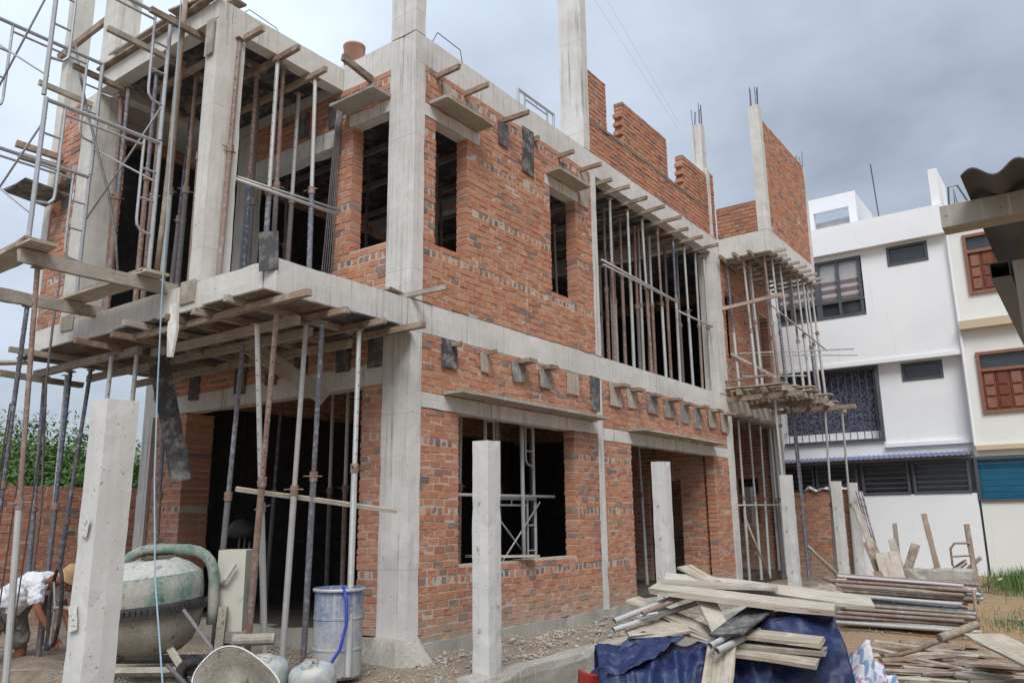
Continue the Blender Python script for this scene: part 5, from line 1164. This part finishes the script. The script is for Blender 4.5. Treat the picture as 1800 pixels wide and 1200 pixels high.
def redf(u, v):
    p = Vector((2.58, -.35, .10)) + Vector((.34, -.10, -.02)) * u + Vector((-.05, .02, -.30)) * v * (1 - .5 * u) + DV * (.05 * math.sin(u * 5 + v)); return p
cloth('tarpaulin', TARPR, 'red tarpaulin corner showing at the left foot of the heap', redf, 12, 10)
def strip1(u, v):
    a, b = u - .5, v - .5; p = Vector((4.66, 2.02, 0)) + Vector((.62, .30, 0)) * a + Vector((.35, -.72, 0)) * b
    w_ = folds(p * 1.5, 2.1); p.x += w_ * .5; p.z = -.34 + .46 * math.exp(-7 * (a + .15) ** 2 - 5 * b * b) + max(w_, -.1); return p
cloth('striped_sheet', STRIPE, 'crumpled striped sheet lying at the right foot of the blue heap', strip1, 60, 60, 'sheet', uvs=(1.3, 1.2))
def strip2(u, v):
    p = Vector((1.62 + .16 * u + .20 * v, 15.1, 2.1 - 1.05 * v - .25 * u * v)); p += Vector((.5, -1, 0)) * (.05 * math.sin(u * 14) + .02 * math.sin(v * 9)); return p
cloth('striped_sheet', STRIPE, 'striped cloth hanging from the farthest concrete post', strip2, 16, 20, 'sheet', uvs=(.6, 1.3))
def strip3(u, v):
    p = Vector((.15 + 1.3 * u, 15.52 + .26 * v, 2.2)); p.z += .06 * abs(math.sin(u * 11)) + folds(p, .8) - .12 * abs(v - .5); return p
cloth('striped_sheet', STRIPE, 'striped cloth laid along the top of the back boundary wall', strip3, 30, 10, 'sheet', uvs=(2, .5))
def strip4(u, v):
    p = Vector((-3.75 + .5 * u, -2.0 + .4 * v, 0)); p.z = gz(p.x, p.y) + .06 + folds(p, 2.5); return p
cloth('striped_sheet', STRIPE, 'small crumpled striped cloth on the ground behind the worker\'s legs', strip4, 18, 18, 'cloth', uvs=(.7, .7))
def sack5(u, v):
    p = Vector((4.75, 2.55, 0)) + Vector((.95, .25, 0)) * u + Vector((.1, .6, 0)) * v; p.z = gz(p.x, p.y) + .09 + folds(p, 1.8); return p
cloth('plastic_sheet', SACK, 'pale grey plastic sheet half under the scrap wood at lower right', sack5, 26, 20, 'sheet')
# ---------------------------------------------------------------- planks and tubes thrown on the heap
for (a, b, w_, t_, m, lab) in [
    ((3.03, .40, .80), (4.68, .74, .66), .36, .055, PLANK, 'long pale plank on top of the heap, nearest the camera'),
    ((2.98, .80, .86), (4.84, 1.50, .66), .34, .04, PLANK, 'long pale plank on top of the heap, the farther one'),
    ((3.02, .62, .845), (4.1, 1.0, .80), .20, .03, TIMB_G, 'dark plank squeezed between the two long top planks'),
    ((3.02, 1.18, .97), (3.42, .96, .83), .18, .025, PLANK, 'short pale board end tilted up behind the long planks'),
    ((2.72, .50, .66), (3.80, .36, .36), .22, .03, PLANK, 'pale plank sloping down through the middle of the heap'),
    ((2.80, .32, .56), (4.05, .30, .28), .20, .03, PLANK, 'second pale plank sloping below the first in the heap'),
    ((2.98, -.10, .43), (3.42, .28, .47), .26, .03, PLANK, 'broad pale board with broken end at the left of the heap'),
    ((3.52, .48, .72), (3.80, .22, .42), .18, .025, PLANK, 'short steep pale plank in the middle of the heap'),
    ((3.86, .06, .36), (3.92, -.36, -.06), .26, .03, PLANK, 'pale plank leaning steeply down the front of the heap'),
    ((3.70, .26, .45), (4.66, .34, .42), .22, .035, PLANK, 'short thick plank on the right of the heap, topmost of three'),
    ((3.84, .22, .38), (4.70, .28, .35), .18, .035, TIMB_G, 'short thick plank on the right of the heap, middle of three'),
    ((3.80, .12, .32), (4.66, .16, .27), .22, .035, PLANK, 'short thick plank on the right of the heap, lowest of three')]:
    plank('plank', a, b, w_, t_, m, lab, 'plank', 'planks on the heap', roll=rnd.uniform(.08, .22), rough=.012)
plank('formwork_board', (4.04, .78, .66), (3.90, .02, .46), .34, .022, PLY, 'black formwork board lying on the heap', 'board', roll=.1)
for (a, b, r_, m, lab) in [((2.90, -.21, .54), (3.30, .80, .77), .028, GALV, 'pale tube pointing left out of the heap, upper one'), ((2.93, -.29, .47), (3.34, .83, .65), .026, GALV, 'pale tube pointing left out of the heap, lower one'),
                           ((3.1, -.02, .60), (3.42, .70, .78), .022, RUST, 'rusty tube lying between the pale ones on the heap'), ((3.90, -.19, .35), (4.24, 1.15, .58), .03, GALV, 'grey tube with open end at the front of the heap, right one'),
                           ((3.82, -.14, .38), (4.12, 1.1, .62), .027, GALV, 'grey tube with open end at the front of the heap, left one')]:
    pole('steel_tube', a, b, r_, m, lab, 'tube', 'tubes on the heap', n=12, hollow=True)
MB_ = MB().path([(3.0, .05, .60), (3.15, .25, .62), (3.2, .1, .60), (3.08, -.02, .58)], .014, 7, closed=True).build('steel_loop', GALV); tag(MB_, 'bent steel loop caught among the tubes of the heap', 'steel loop')
# ---------------------------------------------------------------- stack of props at right
k = 0
for row in range(11):
    for c in range(5 if row < 9 else 3):
        y = 6.75 + c * .17 + rnd.uniform(-.05, .05) + row * .03; z = gz(4, 7) + .10 + row * .062 + rnd.uniform(-.008, .008)
        x0 = 3.0 + rnd.uniform(0, .28) + row * -.004; x1 = 4.85 + rnd.uniform(-.12, .3); tl = (row / 10) * .055
        m, nm = rnd.choice([(GALV, 'pale'), (RUST, 'rusty'), (RUST, 'rusty'), (RUST, 'rusty'), (BLUE, 'blue'), (TIMB_G, 'grey'), (TIMB_G, 'grey'), (TIMB, 'brown')])
        pole('steel_tube', (x0, y, z + tl), (x1, y + rnd.uniform(-.16, .05), z - tl * .6), rnd.choice([.026, .03, .03]), m, f'{nm} prop tube in the big stack at right, in the {ORD[row]} layer from the ground', 'tube', 'tubes in the stack', n=9, hollow=True)
        k += 1
for i, (x, y) in enumerate([(3.2, 7.75), (5.05, 6.85)]):
    pole('stake', (x, y, gz(x, y) - .1), (x + .02, y, .5 - .1 * i), .025, RUST, ['upright stake at the left end of the tube stack', 'upright stake at the right end of the tube stack'][i], 'stake')
for (a, b, w_, t_, m, lab) in [
    ((2.78, 10.0, 1.70), (3.28, 9.55, .25), .11, .04, TIMB_G, 'long grey plank leaning left behind the tube stack'), ((3.0, 9.8, 1.0), (3.35, 9.4, .20), .22, .04, TIMB, 'broad brown plank leaning behind the tube stack'),
    ((3.78, 11.4, 1.52), (3.95, 11.1, .45), .10, .05, TIMB, 'brown post standing tilted against the white wall'), ((3.15, 11.65, 1.32), (3.14, 11.7, .3), .09, .05, TIMB_G, 'grey short post upright left of the tilted one'),
    ((3.35, 9.6, .80), (3.52, 9.3, .15), .40, .03, PLANK, 'pale square board propped behind the tube stack'), ((3.75, 10.3, .92), (3.55, 9.9, .3), .16, .05, TIMB, 'brown plank end leaning right behind the stack'),
    ((3.3, 10.4, 1.02), (3.5, 10.1, .35), .14, .05, TIMB_G, 'grey plank end leaning left behind the stack'), ((4.60, 10.85, 1.30), (4.66, 10.7, .1), .09, .06, TIMB, 'brown post at the right end behind the stack'),
    ((3.2, 9.3, .45), (3.5, 9.0, -.05), .14, .05, TIMB, 'short brown offcut lying against the stack'), ((3.45, 9.2, .40), (3.7, 8.95, -.05), .12, .05, PLANK, 'short pale offcut lying against the stack')]:
    plank('timber_plank', a, b, w_, t_, m, lab, 'plank', 'planks behind the tube stack', up=Vector((.3, -1, .2)))
for i in range(22):
    x = rnd.uniform(2.5, 4.7); y = rnd.uniform(8.3, 11.6); a = rnd.uniform(0, 6.28); L = rnd.uniform(.5, 1.3); z = gz(x, y)
    p = Vector((x, y, z)); q = p + Vector((math.cos(a) * L, math.sin(a) * L * .6, rnd.choice([.08, .12, .3, .55, .8]) * L))
    plank('scrap_wood', p, q, rnd.uniform(.06, .16), rnd.uniform(.025, .05), rnd.choice([TIMB, TIMB_G, PLANK, TIMB_G]), 'offcut in the jumble of timber between the tube stack and the white wall', 'scrap wood', 'offcuts behind the tube stack', roll=rnd.uniform(-.7, .7))
MB_ = MB().path([(4.62, 10.75, .45), (4.38, 10.6, .45), (4.30, 10.6, .55), (4.30, 10.6, .85), (4.38, 10.6, .95), (4.62, 10.75, .95)], .022, 7).path([(4.31, 10.6, .70), (4.62, 10.75, .72)], .018, 6).build('steel_rail', RUST); tag(MB_, 'bent rusty rail beside the right post behind the stack', 'rail')
o = MB().rbox(3.5, 4.72, 9.75, 10.3, -.3, .50, .15, .03, .03).build('concrete_block', CONC_R); tag(o, 'rough grey concrete block behind the tube stack', 'concrete block')
o = MB().rbox(2.3, 3.4, 7.4, 8.6, -.4, .06, .12, .05, .06).build('rubble_mound', CONC_R); tag(o, 'low lump of spilled concrete at the left end of the tube stack', 'concrete lump')
# ---------------------------------------------------------------- scrap timber at lower right
SC = 'scrap timber at lower right'
for i in range(90):
    x = rnd.uniform(4.5, 6.3); y = rnd.uniform(2.6, 5.8); a = rnd.gauss(.15, .45); L = rnd.uniform(.4, 1.5); z = gz(x, y) + rnd.uniform(.02, .20)
    d = Vector((math.cos(a), math.sin(a), rnd.uniform(-.08, .08))) * L / 2; c = Vector((x, y, z))
    plank('scrap_wood', c - d, c + d, rnd.uniform(.03, .11), rnd.uniform(.02, .05), rnd.choice([TIMB, TIMB_G, TIMB, TIMB, PLANK]), 'piece of splintered scrap timber in the low heap at lower right', 'scrap wood', SC, roll=rnd.uniform(-.6, .6))
pole('log', (4.95, 4.3, .0), (5.32, 4.75, .14), .055, TIMB, 'short thick log end on the scrap timber heap', 'log', SC, r1=.05)
pole('branch', (4.35, 4.0, -.22), (5.2, 4.6, .06), .028, TIMB, 'long crooked branch lying across the scrap heap', 'branch', SC, bend=.05)
plank('plank', (5.50, 3.72, .16), (6.25, 2.35, .02), .42, .03, PLANK, 'broad pale plank in the lower right corner', 'plank')
plank('plank', (-4.6, -2.7, -.26), (-1.4, -1.75, -.02), .14, .06, PLANK, 'pale timber lying on the ground behind the near post', 'plank')
plank('plank', (-2.2, -3.2, -.2), (-.4, -2.75, -.1), .2, .05, TIMB_G, 'grey board on the ground under the mixer', 'plank')
# ---------------------------------------------------------------- rubble
def lump(n, r, s):
    vs, fs = [], []
    M = MB().lathe([(0, -.5), (.45, -.3), (.55, .1), (.3, .45), (0, .5)], 7)
    return [(v.x * r[0] + noise.noise(v * 2 + Vector((s, 0, 0))) * .3 * r[0], v.y * r[1] + noise.noise(v * 2 + Vector((0, s, 0))) * .3 * r[1], v.z * r[2]) for v in M.v], M.f
for i in range(64):
    x = rnd.uniform(.15, 1.35); y = rnd.uniform(-.2, 5.2)
    v, f = lump(7, (rnd.uniform(.04, .09), rnd.uniform(.04, .08), rnd.uniform(.03, .06)), i * 1.7); m = BRICK if i % 3 == 0 else CONC_R
    o = mesh_obj('brick_fragment' if i % 3 == 0 else 'stone', v, f, m, None, at((x, y, gz(x, y) + .02)))
    tag(o, 'broken orange brick piece on the rubble strip below the side wall' if i % 3 == 0 else 'grey stone on the rubble strip below the side wall', 'brick piece' if i % 3 == 0 else 'stone', 'rubble below the side wall')
vs = []; fs = []
for i in range(6500):
    t = rnd.random()
    if t < .45: x, y = rnd.uniform(.08, 1.36), rnd.uniform(-.3, 10)
    elif t < .8: x, y = rnd.uniform(1.9, 6.5), rnd.uniform(1, 12)
    else: x, y = rnd.uniform(-3, 1.3), rnd.uniform(-3, -.1)
    r_ = rnd.uniform(.006, .024); z = gz(x, y) + r_ * .3; b = len(vs); q = [rnd.uniform(.7, 1.3) for _ in range(6)]
    vs += [(x + r_ * q[0], y, z), (x, y + r_ * q[1], z), (x - r_ * q[2], y, z), (x, y - r_ * q[3], z), (x, y, z + r_ * .8 * q[4]), (x, y, z - r_ * .6)]
    for k in range(4): fs += [(b + k, b + (k + 1) % 4, b + 4), (b + (k + 1) % 4, b + k, b + 5)]
for i in range(34):
    x = rnd.uniform(1.9, 6.2); y = rnd.uniform(1.2, 9.5); v, f = lump(7, (rnd.uniform(.03, .09), rnd.uniform(.03, .07), rnd.uniform(.02, .05)), i * 2.3 + 90)
    o = mesh_obj('brick_fragment', v, f, [BRICK, CONC_R, PAPER, BRICK][i % 4], None, at((x, y, gz(x, y) + .015)))
    tag(o, ['broken orange brick piece lying on the soil at right', 'grey mortar lump lying on the soil at right', 'scrap of pale litter lying on the soil at right', 'broken orange brick piece lying on the soil at right'][i % 4], 'debris', 'debris on the soil at right')
kind(tag(mesh_obj('gravel', vs, fs, CONC_R), 'small stones and mortar crumbs scattered over the soil'), 'stuff')
# ---------------------------------------------------------------- rebar cage at far left
e = empty('rebar_cage', (-3.2, -3.2, -.3)); tag(e, 'upright cage of thin reinforcing bars at the far left edge', 'rebar cage')
for i in range(6):
    x = -.5 + .2 * i; y = -.25 + .28 * (i % 2); MB().tube((x, y, 0), (x + .05 + .02 * i, y + .02, 3.1), .008, n=5).build('bar', REBAR, e)
for z in (.5, .9, 1.3, 1.7, 2.1, 2.5, 2.9): MB().path([(-.52, -.27, z), (.52, -.27, z), (.52, .05, z + .02), (-.52, .05, z)], .004, 4, closed=True).build('tie', REBAR, e)
# ---------------------------------------------------------------- trees and grass
def tree(name, x, y, h, rad, seed, label):
    r = random.Random(seed); e = empty(name, (x, y, -.1)); th = h * .42
    tr = MB().path([(0, 0, 0), (.1, .05, th * .5), (.05, .1, th), (.0, .1, h * .75)], [.17, .14, .11, .04], 8)
    clumps = []
    for k in range(9):
        a = k * 2.4 + r.uniform(-.4, .4); q = rad * r.uniform(.45, .85); z = h * r.uniform(.38, .9)
        c = Vector((q * math.cos(a), q * math.sin(a), z)); clumps.append((c, rad * r.uniform(.30, .5)))
        tr.path([(.05, .08, th * r.uniform(.6, 1)), c * .55 + Vector((0, 0, th * .4)), c], [.07, .045, .015], 6)
    clumps += [(Vector((r.uniform(-.3, .3), r.uniform(-.3, .3), h * .88)), rad * .45), (Vector((0, 0, h * .6)), rad * .6)]
    for k in range(16): clumps.append((Vector((rad * r.uniform(-1, 1), rad * r.uniform(-1, 1), h * r.uniform(.3, .85))), rad * r.uniform(.15, .3)))
    tr.build('trunk', BARK, e)
    vs = []; fs = []; col = []
    for (c, cr) in clumps:
        for i in range(int(950 * (cr / rad) / .4)):
            d = Vector((r.gauss(0, 1), r.gauss(0, 1), r.gauss(0, .8))); d.normalize(); p = c + d * cr * r.uniform(.35, 1.08) ** .6
            u = Vector((r.gauss(0, 1), r.gauss(0, 1), r.gauss(0, .6))).normalized(); v = u.cross(d + Vector((0, 0, .4))).normalized(); s = r.uniform(.02, .085)
            b = len(vs); vs += [p - u * s, p + v * s * .45, p + u * s, p - v * s * .45]; fs.append((b, b + 1, b + 2, b + 3)); q = r.random(); col += [q] * 4
    o = mesh_obj('crown', vs, fs, LEAF, e); kind(o, 'stuff')
    o.data.attributes.new('rnd', 'FLOAT', 'POINT').data.foreach_set('value', col)
    tag(e, label, 'tree', 'trees beyond the left wall')
tree('leafy_tree', -15.2, 1.4, 3.9, 2.2, 1, 'leafy green tree beyond the left wall, leftmost at the picture edge')
tree('leafy_tree', -14.3, 3.4, 3.9, 1.9, 2, 'leafy green tree beyond the left wall, just left of the near concrete post')
tree('leafy_tree', -17.5, 4.8, 3.9, 2.3, 3, 'leafy green tree farthest back beyond the left wall')
tree('leafy_tree', -12.6, .6, 3.0, 1.5, 4, 'low leafy green tree nearest behind the left wall')
def grass(name, cx, cy, rx, ry, n, hh, label, seed):
    r = random.Random(seed); vs = []; fs = []; col = []
    for i in range(n):
        x = cx + r.gauss(0, rx * .5); y = cy + r.gauss(0, ry * .5); z = gz(x, y) - .01; h = hh * r.uniform(.4, 1.1); a = r.uniform(0, 6.28); l = r.uniform(0, .5) * h
        t = Vector((math.cos(a), math.sin(a), 0)); s = Vector((-t.y, t.x, 0)) * r.uniform(.003, .008); p = Vector((x, y, z)); m = p + t * l * .35 + Vector((0, 0, h * .6)); e_ = p + t * l + Vector((0, 0, h))
        b = len(vs); vs += [p - s, p + s, m + s * .8, m - s * .8, e_]; fs += [(b, b + 1, b + 2, b + 3), (b + 3, b + 2, b + 4)]; q = r.random(); col += [q] * 5
    o = mesh_obj(name, vs, fs, GRASS); kind(tag(o, label), 'stuff')
    o.data.attributes.new('rnd', 'FLOAT', 'POINT').data.foreach_set('value', col)
grass('grass', 5.75, 12.6, .9, 1.6, 5200, .42, 'tall green grass against the white wall at right', 5)
grass('grass', 5.45, 7.9, .5, .5, 300, .10, 'small tuft of grass right of the tube stack', 6)
grass('grass', 5.9, 8.8, .9, .9, 300, .09, 'sparse low grass on the orange soil at right', 7)
